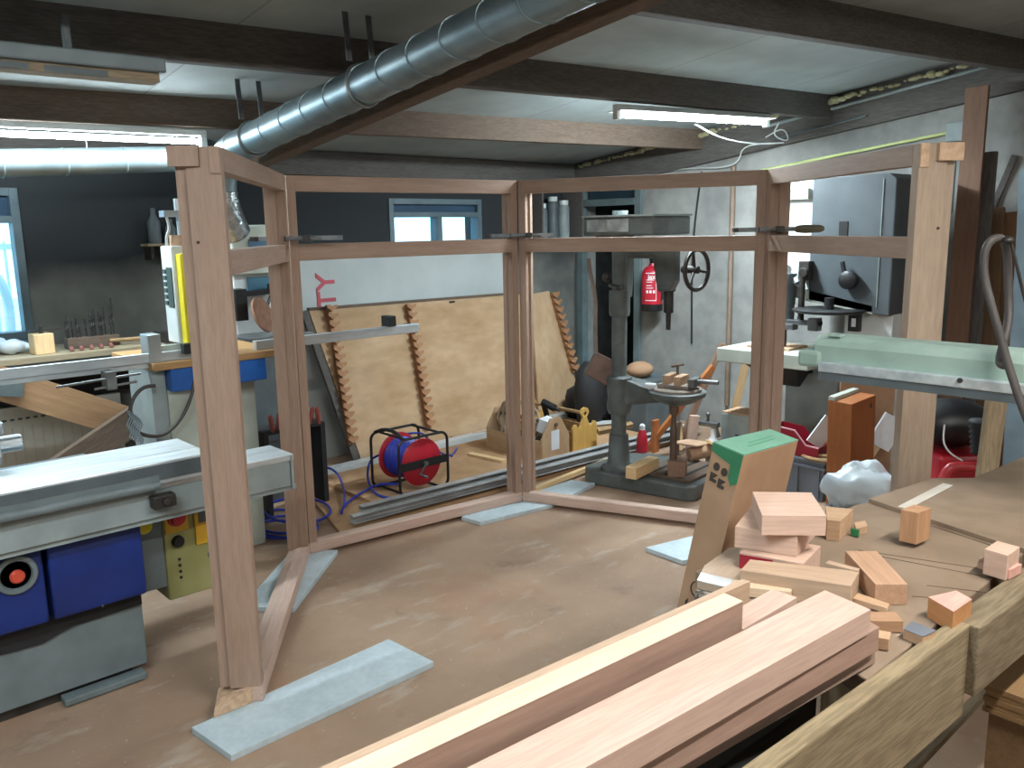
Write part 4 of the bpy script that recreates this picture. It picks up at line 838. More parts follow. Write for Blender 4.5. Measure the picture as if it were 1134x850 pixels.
def strip(a0, a1, z0, z1):
    q = MB(); n = 8
    for k in range(n):
        p, s = on_lab(a0 + (a1 - a0) * k / n, 0), on_lab(a0 + (a1 - a0) * (k + 1) / n, 0)
        o_ = (p - EXT); o_.z = 0; o_.normalize(); o2 = (s - EXT); o2.z = 0; o2.normalize()
        q.hexa([p + Z * z0, s + Z * z0, s + o2 * .001 + Z * z0, p + o_ * .001 + Z * z0, p + Z * z1, s + Z * z1, s + o2 * .001 + Z * z1, p + o_ * .001 + Z * z1])
    return q
strip(-.055, .04, .318, .324).build('label_border', WINK, r); strip(-.055, .04, .09, .096).build('label_border', WINK, r); strip(.037, .041, .09, .324).build('label_border', WINK, r)
strip(-.045, .02, .262, .268).build('label_line', WINK, r); strip(-.045, .005, .245, .25).build('label_line', WINK, r); strip(-.045, .0, .215, .221).build('label_line', WINK, r); strip(-.045, .012, .195, .2).build('label_line', WINK, r)
for k in range(3): strip(-.045 + k * .028, -.027 + k * .028, .155, .178).build('pictogram', WINK, r)
text('brand_lettering', 'jax', .055, on_lab(.0, .290) + lab_dir * .0015, lt, Z, WINK, r)
# battery-like box, spray gun and clutter to the right of the drill press
r = thing('canister', 'dusty grey metal canister with a dark blue label beside the drill press', 'canister', (4.95, 3.05, .045))
q = MB(); q.obox((4.98, 3.06, .215), (.22, .26, .34), .0); q.build('can_body', GREY_L, r, bevel=.01)
q = MB(); q.obox((4.98, 3.06, .389), (.21, .25, .01), .0); q.build('dusty_lid', DUSTY, r)
q = MB(); q.box(4.866, 4.872, 2.96, 3.07, .09, .25); k = q.build('label', mat('navy_label', '2c3f4e', '243542', .6), r)
q = MB(); q.bar((4.8655, 2.985, .19), (4.8655, 3.045, .21), .002, .012); q.build('label_mark', PAPER, k)
q = MB(); q.box(4.8645, 4.866, 2.985, 3.045, .135, .16); q.build('label_text_block', PAPER, k)
r = thing('spray_gun', 'silver spray gun standing left of the grey canister', 'spray gun', (4.82, 3.24, .045))
q = MB(); q.lathe((4.80, 3.20, .045), [(.05, 0), (.05, .14), (.035, .16), (.02, .18), (.02, .24)], 18); q.build('cup', PAPER, r, smooth=True)
q = MB(); q.cyl((4.78, 3.30, .31), (4.80, 3.16, .31), .02); q.bar((4.80, 3.19, .31), (4.82, 3.17, .22), .02, .02, Y1); q.cyl((4.79, 3.24, .31), (4.79, 3.24, .37), .01); q.ball((4.79, 3.24, .375), .016); q.build('gun_body', STEEL, r, smooth=True)
c = Vector((4.72, 3.45, .045))
for k, (dx, dy, rz, hh, m, lb) in enumerate(((0, 0, .3, .26, BROWNWOOD, 'dark offcut leaning behind the drill press table'), (.10, -.06, -.5, .30, MERANTI_L, 'pale reddish offcut standing behind the drill press table'), (.2, .12, .9, .20, PINE, 'short pale offcut low behind the drill press table'), (.02, .2, .1, .24, ORANGEB, 'orange wooden block behind the drill press column'))):
    offc(lb, (c.x + dx, c.y + dy, .045 + hh / 2 * .97), (.07, .03, hh), rz, m, .12 if k != 3 else 0)
for k, (p0, p1, m, lb) in enumerate(((gd(738, 470, 5.9), gd(790, 405, 5.9), ORANGEB, 'orange stick leaning behind the machine vise'), (gd(762, 470, 6.05), gd(800, 380, 6.05), MERANTI_D, 'thin reddish stick leaning against the wall beside the canister'), (gd(700, 470, 6.1), gd(662, 478, 6.0), PINE_OLD, 'short batten lying behind the drill press'))):
    d_ = p1 - p0; p0 = p0 - d_ * ((p0.z - .06) / d_.z) if k < 2 else p0; q = MB(); q.bar(p0, p1, .04, .04, Vector((.6, .6, .3))); tag(q.build('wooden_stick', m, None, bevel=.003, grain=p1 - p0), lb, 'stick')
p0 = gd(808, 478, 5.75); p1 = gd(830, 385, 5.95)
q = MB(); q.bar(xy(p0, .0) if False else p0, p1, .05, .02, FW); tag(q.build('wooden_lath', PINE_OLD, None, grain=p1 - p0), 'slim pale slat leaning in front of the white bandsaw table', 'slat')
# heap of black bags behind the plywood
for k, (px, py, D, s, sc) in enumerate(((654, 425, 6.8, .15, (1, .8, 1.4)), (640, 440, 7.15, .12, (1, 1, 1)), (676, 438, 7.05, .11, (1.1, .8, .9)))):
    c = gd(px, py, D); hh = max((c.z + s * sc[2]) / 2, s * sc[2] * .9) + .012; q = MB(); q.ball((c.x, c.y, hh - .03), s, (sc[0], sc[1], hh / s)); o = q.build('black_bag', BLACKM, None, smooth='all'); dm = o.modifiers.new('crumple', 'DISPLACE'); tx = bpy.data.textures.new('crumple2', 'CLOUDS'); tx.noise_scale = .07; dm.texture = tx; dm.strength = .07
    tag(o, ('tallest black plastic sack standing by the doorway', 'small black sack at the right edge of the plywood sheet', 'low black sack behind the drill press column')[k], 'sack')
q = MB(); c = gd(697, 420, 6.7); q.ball((c.x + .13, c.y, .50), .12, (1.05, .9, .55)); o = q.build('paper_sack', CARD, None, smooth='all'); tag(o, 'slumped brown paper sack behind the drill press column', 'sack')
q = MB(); q.box(c.x + .0, c.x + .45, c.y - .18, c.y + .2, 0, .435); tag(q.build('low_cabinet', GREY_D, None, bevel=.01), 'low dark cabinet under the slumped paper sack', 'cabinet')

# ================================================================== THE RIGHT WALL
q = MB(); a = gx(842, 189, 5.84); b = gx(1050, 147, 5.84); q.cyl(a, b, .011, n=10); tag(q.build('conduit', GREENC, None, smooth=True), 'yellow green conduit running along the right wall', 'conduit')
r = thing('junction_box', 'grey junction box at the end of the yellow green conduit', 'junction box', gx(1060, 157, 5.82))
c = gx(1060, 146, 5.82); q = MB(); q.box(5.78, 5.855, c.y - .055, c.y + .055, c.z - .06, c.z + .06); q.build('box', GREY_L, r, bevel=.006); q = MB(); q.cyl((5.82, c.y, c.z - .06), (5.82, c.y, c.z - .5), .01); q.build('drop_pipe', GREY_L, r)
q = MB(); a = gx(845, 141, 5.79); b = gx(1134, 63, 5.79); b = a + (b - a) * 1.6; q.cyl(a, b, .011, n=10); tag(q.build('conduit', GREY_L, None, smooth=True), 'upper pale grey conduit along the timber plate on the right wall', 'conduit')
q = MB(); a = gx(855, 155, 5.79); b = gx(960, 128, 5.79); q.cyl(a, b, .008, n=10); tag(q.build('conduit', GREY_D, None, smooth=True), 'thin dark conduit below the pale one on the right wall', 'conduit')
q = MB(); a = gx(812, 200, 5.83); b = gx(799, 420, 5.83); q.cyl((5.83, a.y, 2.1), (5.83, a.y, .2), .019, n=12); tag(q.build('down_pipe', COPPER, None, smooth=True), 'brown vertical pipe on the grey right wall', 'pipe')
q = MB(); q.tube([gx(777, 190, 5.85), gx(770, 240, 5.85), gx(766, 290, 5.85), gx(766, 380, 5.85)], .008, 8, smooth=2); tag(q.build('wall_cable', BLACKM, None, smooth=True), 'dark cable hanging down the right wall beside the handwheel', 'cable')
q = MB(); q.tube([gx(862, 137, 5.4), gx(855, 150, 5.5), gx(875, 158, 5.7), gx(868, 140, 5.75), gx(848, 152, 5.8)], .005, smooth=2)
q.tube([gy(770, 138, 3.1), gx(800, 154, 5.2), gx(840, 160, 5.6), gx(868, 158, 5.79)], .005, smooth=2); q.tube([gx(868, 158, 5.79), gx(823, 160, 5.79), gx(818, 180, 5.8), gx(800, 186, 5.82), gx(760, 186, 5.84), gx(700, 195, 5.84)], .005, smooth=2)
tag(q.build('white_cable', WHITEC, None, smooth=True), 'loose white cable hanging from the right tube light to the wall', 'cable')
# crumbs of expanding foam along the wall plate
q = MB()
for k in range(120):
    y = 5.35 - k * .032 + random.uniform(-.02, .02); rr_ = random.uniform(.006, .017) * (1 + (sin(k * .35) > .3))
    q.ball((5.772 - random.uniform(0, .012), y, ceil_z(y) - .036 - random.uniform(0, .018)), min(rr_, .024), (1, 1.5, .8), n=8)
o = q.build('foam_sealant', mat('foam', 'b3ad8a', '9a946f', .9), None, smooth='all'); stuff(o); tag(o, 'beads of yellowish sealing foam along the top of the right wall', 'foam')
# shelf with tins in the corner
r = thing('wall_shelf', 'dark shelf with jars in the corner left of the doorway', 'shelf', (5.5, 5.4, 1.4))
q = MB(); q.box(5.2, 5.72, 5.25, 5.49, 1.545, 1.565); q.build('board', GREYWOOD, r)
for x in (5.2, 5.705):
    q = MB(); q.box(x, x + .018, 5.25, 5.49, 1.545, 2.02); q.build('side', DARKWOOD, r)
q = MB(); q.box(5.2, 5.72, 5.25, 5.49, 2.02, 2.035); q.build('top', DARKWOOD, r)
for k, (x, hh, m) in enumerate(((5.30, .30, GREY), (5.44, .36, GREY_D), (5.58, .33, GREY_L))):
    rr = thing('jar', ('grey jar at the left end of the corner shelf', 'dark tall jar in the middle of the corner shelf', 'pale jar at the right end of the corner shelf')[k], 'jar', (x, 5.36, 1.565), 'jars on the corner shelf')
    MB().lathe((x, 5.36, 1.565), [(.05, 0), (.053, .01), (.053, hh - .06), (.04, hh - .04)], 18).build('body', m, rr, smooth=True)
    MB().lathe((x, 5.36, 1.565 + hh - .04), [(.043, 0), (.043, .04)], 18).build('lid', WHITE, rr, smooth=True)

# ================================================================== BANDSAW (right, behind the frame)
r = thing('bandsaw', 'big grey and white bandsaw with a black horizontal handwheel by the right wall', 'bandsaw', (5.2, 2.6, 0))
q = MB(); q.prism([(5.0, 2.66, 1.17), (5.0, 2.24, 1.11), (5.0, 2.14, 1.10), (5.0, 2.14, 1.90), (5.0, 2.18, 1.93), (5.0, 2.66, 1.93)], (.45, 0, 0)); hs = q.build('wheel_housing', mat('bandsaw_grey', '50585c', '474f53', .5), r, bevel=.008)
q = MB(); q.box(5.0 - .004, 5.0, 2.42, 2.475, 1.47, 1.66); q.build('black_slot', BLACK, hs)
q = MB(); q.box(4.994, 5.0, 2.215, 2.22, 1.15, 1.9); q.build('door_seam', GREY_L, hs)
q = MB(); q.box(5.02, 5.40, 2.66, 3.0, 1.22, 1.93); wb = q.build('white_cover', WHITE, r, bevel=.006)
q = MB(); q.box(4.985, 5.02, 2.68, 2.86, 1.80, 1.87); sw = q.build('switch_box', CREAM, wb, bevel=.004)
q = MB(); q.prism([(5.0, 2.91, 1.22), (5.0, 2.66, 1.165), (5.0, 2.24, 1.105), (5.0, 2.24, 1.16), (5.0, 2.66, 1.24), (5.0, 2.91, 1.30)], (.3, 0, 0)); q.build('sloping_lip', CREAM, r, bevel=.004)
q = MB(); q.box(5.06, 5.45, 2.14, 2.44, 0, 1.11); q.build('column', WHITE, r, bevel=.008)
q = MB(); q.box(5.02, 5.4, 2.44, 2.80, 0, .70); q.build('base', GREY_L, r, bevel=.008)
q = MB(); q.lathe((4.93, 2.48, 1.10), [(.02, .02), (.20, .012), (.215, .018), (.215, .03), (.2, .034), (.03, .03), (.028, .10)], 36); q.build('handwheel', BLACK, r, smooth=True)
q = MB(); q.box(4.96, 5.0, 2.30, 2.37, 1.0, 1.11); q.build('black_latch', BLACK, r, bevel=.004)
MB().box(4.955, 4.96, 2.32, 2.345, 1.03, 1.08).build('latch_plate', PAPER, r)
q = MB(); q.lathe((5.0, 2.38, 1.31), [(.045, 0), (.055, .02), (.055, .06), (.04, .07)], 20, (-1, 0, 0)); q.bar((4.95, 2.40, 1.34), (4.95, 2.42, 1.42), .02, .02, Y1); q.build('tension_knob', BLACK, r, smooth=True)
q = MB(); q.box(4.94, 5.02, 2.63, 2.70, 1.30, 1.42); q.cyl((4.94, 2.65, 1.35), (4.90, 2.65, 1.35), .03); q.build('tension_bracket', STEEL_D, r, bevel=.004)
q = MB(); q.lathe((4.97, 2.80, 1.365), [(.03, 0), (.036, .01), (.03, .035)], 16, (-1, -.6, 0)); q.cyl((4.98, 2.76, 1.33), (4.94, 2.70, 1.28), .02); q.build('clamp_ball', ALU, r, smooth=True)
q = MB(); q.lathe((4.96, 2.78, 1.04), [(.048, 0), (.048, .10), (.052, .105), (.052, .20), (.056, .205), (.056, .30)], 18); q.build('guide_bellows', GREY_D, r, smooth=True)
q = MB(); q.cyl((4.95, 2.675, 1.02), (4.95, 2.675, 1.36), .02); q.build('guide_post', STEEL_D, r, smooth=True)
q = MB(); q.box(4.92, 4.98, 2.54, 2.83, 1.02, 1.05); q.box(4.90, 4.97, 2.54, 2.60, .99, 1.07); q.box(4.90, 4.97, 2.70, 2.84, .985, 1.025); q.build('blade_guide', STEEL, r, bevel=.003)
q = MB(); q.box(4.945, 4.965, 2.775, 2.778, .80, 1.2); q.build('blade', STEEL_D, r)
q = MB(); q.prism([(4.72, 3.14, .855), (4.74, 2.50, .855), (5.3, 2.50, .855), (5.3, 3.14, .855)], (0, 0, -.09)); q.build('table', CREAM, r, bevel=.006)
q = MB(); q.box(4.86, 5.1, 2.70, 3.0, .855, .87); k = q.build('wooden_insert', DUSTY, r)
q = MB(); q.prism([(4.8, 3.0, .765), (4.8, 2.6, .765), (5.02, 2.7, .60), (5.02, 2.9, .60)], (.2, 0, 0)); q.build('trunnion', BLACK, r, bevel=.01)

# ================================================================== CRATE, BINS, BAGS (right of the frame)
r = thing('stacking_crate', 'grey plastic stacking crate on the floor behind the right frame corner', 'crate', (4.75, 2.5, 0))
cx0, cx1, cy0, cy1, ch_ = 4.63, 4.99, 2.31, 2.78, .255
q = MB(); t = .012
q.box(cx0, cx0 + t, cy0, cy1, 0, ch_); q.box(cx1 - t, cx1, cy0, cy1, 0, ch_); q.box(cx0 + t, cx1 - t, cy0, cy0 + t, 0, ch_); q.box(cx0 + t, cx1 - t, cy1 - t, cy1, 0, ch_); q.box(cx0 + t, cx1 - t, cy0 + t, cy1 - t, 0, .012); q.build('crate_shell', CRATE, r)
for z in (ch_ - .02, ch_ - .06):
    q = MB(); q.box(cx0 - .014, cx0, cy0 - .014, cy1 + .014, z, z + .018); q.box(cx1, cx1 + .014, cy0 - .014, cy1 + .014, z, z + .018); q.box(cx0, cx1, cy0 - .014, cy0, z, z + .018); q.box(cx0, cx1, cy1, cy1 + .014, z, z + .018); q.build('rim', CRATE, r, bevel=.003)
for yy in (cy0 + .02, cy0 + .16, cy0 + .30, cy0 + .44):
    q = MB(); q.box(cx0 - .012, cx0, yy, yy + .012, .02, ch_ - .06); q.build('rib', CRATE, r)
def bin_(label, c, rz, rx, m):
    r = thing('storage_bin', label, 'bin', c); R = Matrix.Translation(c) @ Matrix.Rotation(rz, 4, 'Z') @ Matrix.Rotation(rx, 4, 'X')
    w_, l_, h_ = .15, .30, .15; t = .005
    side = [(0, 0), (l_, 0), (l_, h_), (.16, h_), (.08, .075), (.0, .075)]
    q = MB()
    for s in (-w_ / 2, w_ / 2 - t): q.prism([R @ Vector((s, a - l_ / 2, b)) for a, b in side], R.to_3x3() @ Vector((t, 0, 0)))
    q.prism([R @ Vector(p) for p in ((-w_ / 2 + t, -l_ / 2, 0), (w_ / 2 - t, -l_ / 2, 0), (w_ / 2 - t, l_ / 2, 0), (-w_ / 2 + t, l_ / 2, 0))], R.to_3x3() @ Vector((0, 0, t)))
    q.prism([R @ Vector(p) for p in ((-w_ / 2 + t, l_ / 2 - t, t), (w_ / 2 - t, l_ / 2 - t, t), (w_ / 2 - t, l_ / 2 - t, h_), (-w_ / 2 + t, l_ / 2 - t, h_))], R.to_3x3() @ Vector((0, t, 0)))
    q.prism([R @ Vector(p) for p in ((-w_ / 2 + t, -l_ / 2, t), (w_ / 2 - t, -l_ / 2, t), (w_ / 2 - t, -l_ / 2, .075), (-w_ / 2 + t, -l_ / 2, .075))], R.to_3x3() @ Vector((0, t, 0)))
    q.build('bin_shell', m, r)
    q = MB(); q.prism([R @ Vector((-w_ / 2 - .003, -l_ / 2 + a, b - .004)) for a, b in side[2:]] + [R @ Vector((-w_ / 2 - .003, -l_ / 2 + a, b + .004)) for a, b in side[2:][::-1]], R.to_3x3() @ Vector((.01, 0, 0))); q.build('pale_rim', mat('pink_edge', 'd09aa3'), r)
    return r
bin_('dark red open fronted bin tipped on top of the grey crate', Vector((4.70, 2.52, .262)), .12, .10, RED_D)
q = MB(); q.box(4.66, 4.96, 2.34, 2.74, .014, .20); tag(q.build('wood_scraps', DUSTY, None, bevel=.02), 'wood scraps filling the grey crate', 'scraps'); stuff([o for o in bpy.data.objects if o.name == 'wood_scraps'][0])
for k, (x, y, rr, lb) in enumerate(((4.69, 2.36, .09, 'outer curved wooden offcut on the rim of the grey crate'), (4.71, 2.37, .055, 'inner curved wooden offcut on the rim of the grey crate'))):
    q = MB(); q.tube([(x + rr * cos(t) * .9, y + rr * sin(t) * 1.3, .262 + .015 * k) for t in [pi * .55 + pi * 1.1 * i / 16 for i in range(17)]], .012, 6); tag(q.build('curved_offcut', PINE_OLD, None, smooth=True), lb, 'offcut')
q = MB(); q.obox((4.90, 2.27, .33), (.02, .30, .20), .1, .5); tag(q.build('plywood_offcut', PLY, None), 'pale triangular plywood offcut between the crate and the brown box', 'offcut')
r = thing('wooden_box', 'tall brown stained wooden box standing behind the white plastic bag', 'box', gz(945, 540, 0) * 1 + Vector((.2, 0, 0)))
c0 = gd(917, 440, 4.55); c1 = gd(944, 443, 4.42); c2 = gd(970, 438, 4.66)
q = MB(); e1 = c0 - c1; e1.z = 0; e2 = c2 - c1; e2.z = 0
P = [Vector((c1.x, c1.y, 0)), Vector((c1.x, c1.y, 0)) + e2, Vector((c1.x, c1.y, 0)) + e1 + e2, Vector((c1.x, c1.y, 0)) + e1]
q.prism([p + Vector((.02, -.01, 0)) for p in P], Vector((-.02, .01, .69))); q.build('carcass', BROWNBOX, r, bevel=.004, grain='Z')
q = MB(); q.prism([P[0].lerp(P[3], .72) + Z * .69, P[1].lerp(P[2], .72) + Z * .69, P[1].lerp(P[2], .98) + Z * .69, P[0].lerp(P[3], .98) + Z * .69], Z * .02); q.build('raised_edge', CREAM, r)
p = P[0].lerp(P[1], .8) + Z * .64; n = e2.cross(Z).normalized(); q = MB(); q.lathe(p, [(.016, 0), (.012, .004)], 12, n if n.dot(-FW) > 0 else -n); q.build('keyhole', INK, r)
q = MB(); c = gd(982, 478, 4.85); q.obox(c, (.14, .02, .20), HEAD - pi / 2, 0, .5); tag(q.build('white_card', PAPER, None), 'white card corner sticking out right of the brown box', 'card')
q = MB(); c = gd(911, 478, 4.93); q.obox(c, (.10, .015, .19), HEAD - pi / 2, 0, .6); tag(q.build('white_card', PAPER, None), 'white card leaning left of the brown box', 'card')
q = MB(); a = gd(932, 418, 4.98); b = gd(992, 420, 4.98); q.prism([xy(a, 0), xy(b, 0), b, gd(960, 415, 4.98), a], FW * .02); tag(q.build('cardboard_sheet', CARD, None), 'large brown cardboard sheet standing behind the brown box', 'cardboard')
c = gd(953, 534, 3.9); q = MB(); q.ball((c.x, c.y, c.z - .02), .17, (1.05, .8, .62), Matrix.Rotation(-.7, 4, 'Z'), n=32); o = q.build('plastic_bag', BAG, None, smooth='all')
dm = o.modifiers.new('crumple', 'DISPLACE'); tx = bpy.data.textures.new('crumple3', 'CLOUDS'); tx.noise_scale = .09; tx.noise_depth = 3; dm.texture = tx; dm.strength = .13
tag(o, 'full white plastic bag in front of the tall brown wooden box', 'bag')
q = MB(); q.cyl((c.x, c.y, 0), (c.x, c.y, max(.05, c.z - .13)), .14, .15, 20); tag(q.build('waste_bucket', GREY_D, None, smooth=True), 'grey bucket carrying the white plastic bag', 'bucket')
r = thing('tool_case', 'red plastic tool case with a pale red handle behind the bench edge', 'case', (4.0, 1.4, 0))
e_ = gd(1040, 505, 3.75); f_ = gd(1100, 508, 3.75)
zt = e_.z
q = MB(); q.prism([xy(e_, 0.02), xy(f_, .02), xy(f_, .02) + FW * .3, xy(e_, .02) + FW * .3], Z * (zt - .02)); q.build('case_body', RED, r, bevel=.02)
q = MB(); a = gd(1043, 533, 3.6); b = gd(1094, 533, 3.6); q.tube([a, gd(1050, 518, 3.6), gd(1062, 516, 3.6), gd(1090, 518, 3.6), gd(1100, 522, 3.6)], .022, 10, smooth=1); q.build('handle', REDCASE, r, smooth=True)
q = MB(); q.prism([xy(e_, .02) - FW * .09, xy(f_, .02) - FW * .09, xy(f_, .02) - FW * .005, xy(e_, .02) - FW * .005], Z * (zt - .14)); q.build('case_front', REDCASE, r, bevel=.015)
zt += .004; r = thing('shop_vacuum', 'black machine with a ribbed hose stub on top of the red case', 'vacuum', xy((e_ + f_) / 2, zt))
c = (e_ + f_) / 2 + FW * .16
q = MB(); q.ball((c.x, c.y, zt + .118), .165, (1.15, .95, .70), Matrix.Rotation(HEAD - pi / 2, 4, 'Z'), n=28); q.build('body', BLACK, r, smooth='all')
q = MB(); cc = gd(1086, 478, 3.62); L_ = []
for k in range(14): L_.append((cc + Vector((0, 0, .055 - k * .011)) - FW * .003 * k, .055 if k % 2 else .046))
q.rings(L_, -Z, 18); q.build('ribbed_stub', BLACKM, r, smooth='all')
q = MB(); q.tube([gd(1046, 470, 3.65), gd(1044, 490, 3.62), gd(1052, 502, 3.6), gd(1066, 510, 3.58)], .004, 6, smooth=2); q.build('thin_cord', WHITEC, r, smooth=True)
q = MB(); q.obox(gd(1100, 485, 3.66), (.05, .04, .03), .4); q.build('red_switch', RED, r, bevel=.004)

# ================================================================== PLANKS AGAINST THE RIGHT WALL
pl_l = ('tall reddish brown plank leaning on the wall right of the end post', 'dark plank second from the frame end post', 'brown plank third from the frame end post', 'broad brown plank behind the hose loop', 'brown plank at the far right behind the hose')
for k, (xt, yt, xb, yb, wd, m, X) in enumerate(((1083, 96, 1046, 540, .13, wood('plank_reddish', '7d5f4c', '64493a'), 5.55), (1098, 168, 1066, 540, .07, DARKWOOD, 5.60), (1100, 230, 1084, 540, .13, wood('plank_brown', '73583f', '5a4331'), 5.655), (1118, 235, 1106, 540, .14, wood('plank_tan', '86684a', '6a5038'), 5.708), (1138, 250, 1130, 540, .16, BROWNWOOD, 5.76))):
    a = gx(xt, yt, X + .08); b = gx(xb, yb, X - .1); b = a + (b - a) * (a.z / (a.z - b.z)) if abs(b.z) > 0 else b
    q = MB(); q.bar(b, a, wd, .03, X1); tag(q.build('plank', m, None, bevel=.004, grain=a - b), pl_l[k], 'plank', 'planks leaning on the right wall')
q = MB(); q.bar(gx(1086, 262, 5.848), gx(1124, 172, 5.848), .035, .02, X1); tag(q.build('diagonal_strip', DARKWOOD, None), 'thin dark diagonal strip on the wall above the shorter planks at far right', 'strip')
q = MB(); a = gx(1140, 172, 5.3); b = gx(1122, 420, 5.3); q.prism([a, gx(1129, 190, 5.3), gx(1124, 290, 5.3), xy(gx(1120, 420, 5.3), 0), xy(gx(1160, 420, 5.3), 0)], (.02, 0, 0)); tag(q.build('blue_sheet', mat('pale_blue_sheet', '7f929c', '6e818b'), None), 'pale blue sheet standing at the right edge behind the hose', 'sheet')
a = gd(1107, 415, 3.3); b = gd(1088, 560, 3.3); b = a + (b - a) * (a.z / (a.z - b.z)); q = MB(); q.bar(b, a, .075, .03, FW); tag(q.build('grey_batten', GREYWOOD, None, grain=a - b), 'short grey batten standing behind the green saw arm', 'batten')

# ================================================================== RADIAL ARM SAW (green arm over the bench)
r = thing('radial_arm_saw', 'long pale green saw arm with a grey rail reaching over the bench', 'saw', (2.7, .1, 0))
AX = 2.60
q = MB(); pr = [(AX, 1.195), (AX, 1.255), (AX + .012, 1.277), (AX + .03, 1.285), (AX + .13, 1.285), (AX + .15, 1.27), (AX + .155, 1.195)]
q.prism([(a, 1.355, b) for a, b in pr], (0, -1.56, 0)); q.build('arm', GREENP, r, bevel=.006)
q = MB(); q.box(AX - .012, AX + .165, 1.325, 1.405, 1.182, 1.235); q.build('arm_end', GREENP, r, bevel=.01)
q = MB(); q.box(AX + .01, AX + .05, 1.27, 1.31, 1.285, 1.292); q.build('oil_cap', GREENP, r, bevel=.002)
q = MB(); q.prism([(AX - .022, 1.325, 1.203), (AX - .022, 1.325, 1.172), (AX + .04, 1.325, 1.172), (AX + .04, 1.325, 1.203)], (0, -1.53, 0)); q.build('guide_rail', ALU_M, r, bevel=.003)
q = MB(); q.prism([(AX - .016, 1.325, 1.1715), (AX - .016, 1.325, 1.145), (AX + .14, 1.325, 1.145), (AX + .14, 1.325, 1.1715)], (0, -1.53, 0)); q.build('under_rail', GREY_D, r)
c = gx(1063, 421, AX - .025); MB().lathe(c, [(.008, 0), (.006, .008)], 12, (-1, 0, 0)).build('rail_screw', STEEL_D, r)
q = MB(); q.lathe((AX + .08, -.05, 0), [(.2, 0), (.2, .03), (.11, .06), (.10, 1.15), (.13, 1.16), (.13, 1.32), (.09, 1.35)], 28); q.build('column', GREENP, r, smooth=True)
hz = thing('rubber_hose', 'dark rubber hose looped over the green saw arm at the right', 'hose', gd(1110, 400, 2.15))
q = MB(); q.tube([gx(x, y, X) for x, y, X in ((1140, 470, 2.52), (1128, 440, 2.52), (1114, 395, 2.53), (1100, 345, 2.53), (1089, 305, 2.54), (1090, 275, 2.54), (1102, 262, 2.56), (1114, 266, 2.60), (1116, 290, 2.63), (1117, 320, 2.63), (1118, 350, 2.62), (1112, 378, 2.565), (1106, 400, 2.55), (1110, 405, 2.535), (1118, 403, 2.53))], .0115, 10, smooth=2); q.build('hose_run', HOSE_G, hz, smooth=True)
q = MB(); q.tube([gx(1118, 264, 2.59), gx(1124, 285, 2.6), gx(1132, 320, 2.62), gx(1142, 360, 2.64)], .0045, 6, smooth=1); q.ball(gx(1116, 266, 2.58), .017, (1, 1, .7)); q.build('hook_wire', STEEL_D, hz, smooth=True)

# ================================================================== THE BENCH (saw table) AND WHAT LIES ON IT
TZ = .85
r = thing('saw_bench', 'broad dusty board saw bench with thin saw cuts across its top', 'bench', (2.4, .85, 0))
# bench corners in plan
BP = [(1.385, .59), (3.40, .585), (3.40, .84), (3.156, .862), (2.923, .885), (2.755, .89), (2.686, .945), (2.288, 1.042), (2.1, 1.059), (1.572, 1.088)]
q = MB(); q.prism([(x, y, TZ) for x, y in BP], (0, 0, -.04)); tp = q.build('bench_top', BENCHTOP, r, bevel=.003)
kerf = mat('saw_kerf', '54402f', None, .9)
for (x1, y1, x2, y2) in ((950, 609, 1118, 634), (955, 612, 1100, 640), (1026, 648, 1096, 656), (1010, 660, 1080, 665), (1000, 570, 1120, 612), (1040, 575, 1134, 606), (1030, 582, 1125, 612)):
    a = gz(x1, y1, TZ); b = gz(x2, y2, TZ); q = MB(); q.bar(a, b, .003, .0012); q.build('saw_cut', kerf, tp)
for x, y in ((1.5, .66), (1.6, .98), (3.3, .66), (3.3, .76)):
    q = MB(); q.box(x, x + .07, y, y + .07, 0, TZ - .04); q.build('leg', GREYWOOD, r, grain='Z')
q = MB(); q.box(1.57, 3.3, .74, .765, .25, .27); q.build('stretcher', GREYWOOD, r, grain='X')
q = MB(); q.prism([gz(962, 552, .862), gz(1034, 529, .862), (2.70, .94, .862), (2.76, .885, .862), (3.38, .835, .862), (3.38, .60, .862), gz(1150, 612, .862), gz(1105, 599, .862)], (0, 0, -.011)); o = q.build('thin_board', BENCHTOP, None); tag(o, 'thin worn board lying on the right half of the saw bench', 'board')
q = MB(); q.bar(gz(1000, 562, .863), gz(1050, 536, .863), .03, .001); k = q.build('paint_smear', mat('white_smear', 'd4cec4', 'c0b8ab', .9), o); k['label'] = 'white paint smear'
# rails along the near side
RG = wood('rough_rail_wood', '948468', '706149', .9, .25)
q = MB(); q.bar((-.25, .645, .76), (1.72, .552, .76), .035, .20); tag(q.build('side_rail', RG, None, bevel=.004, grain=Vector((1.97, -.093, 0))), 'rough grey board on edge along the near side of the bench', 'rail', None)
q = MB(); q.bar((1.715, .545, .785), (3.4, .46, .785), .06, .15); tag(q.build('side_rail', wood('rail_beam', '85765f', '63563f', .9, .25), None, bevel=.004, grain=Vector((1.685, -.085, 0))), 'thicker weathered beam on edge at the right beyond the rough board', 'rail', None)
r = thing('trestle', 'wooden trestle carrying the near end of the stacked boards', 'trestle', (.05, .8, 0))
q = MB(); q.box(-.02, .08, .675, 1.2, .755, .853); q.build('top_bar', GREYWOOD, r, grain='Y')
for x, y in ((-.1, .72), (.16, .72), (-.1, 1.15), (.16, 1.15)): MB().bar((x, y, 0), (.03 + (x - .03) * .1, y, .76), .05, .05, Y1).build('leg', GREYWOOD, r, grain='Z')
r2 = thing('plywood_stack', 'stack of brown plywood sheets below the rail at the lower right', 'plywood', (2.2, .25, .3))
k_ = gz(1090, 757, .56); 
SH = [(k_.x, k_.y), (2.34, k_.y - .02), (2.34, -.05), (k_.x - .02, -.05)]
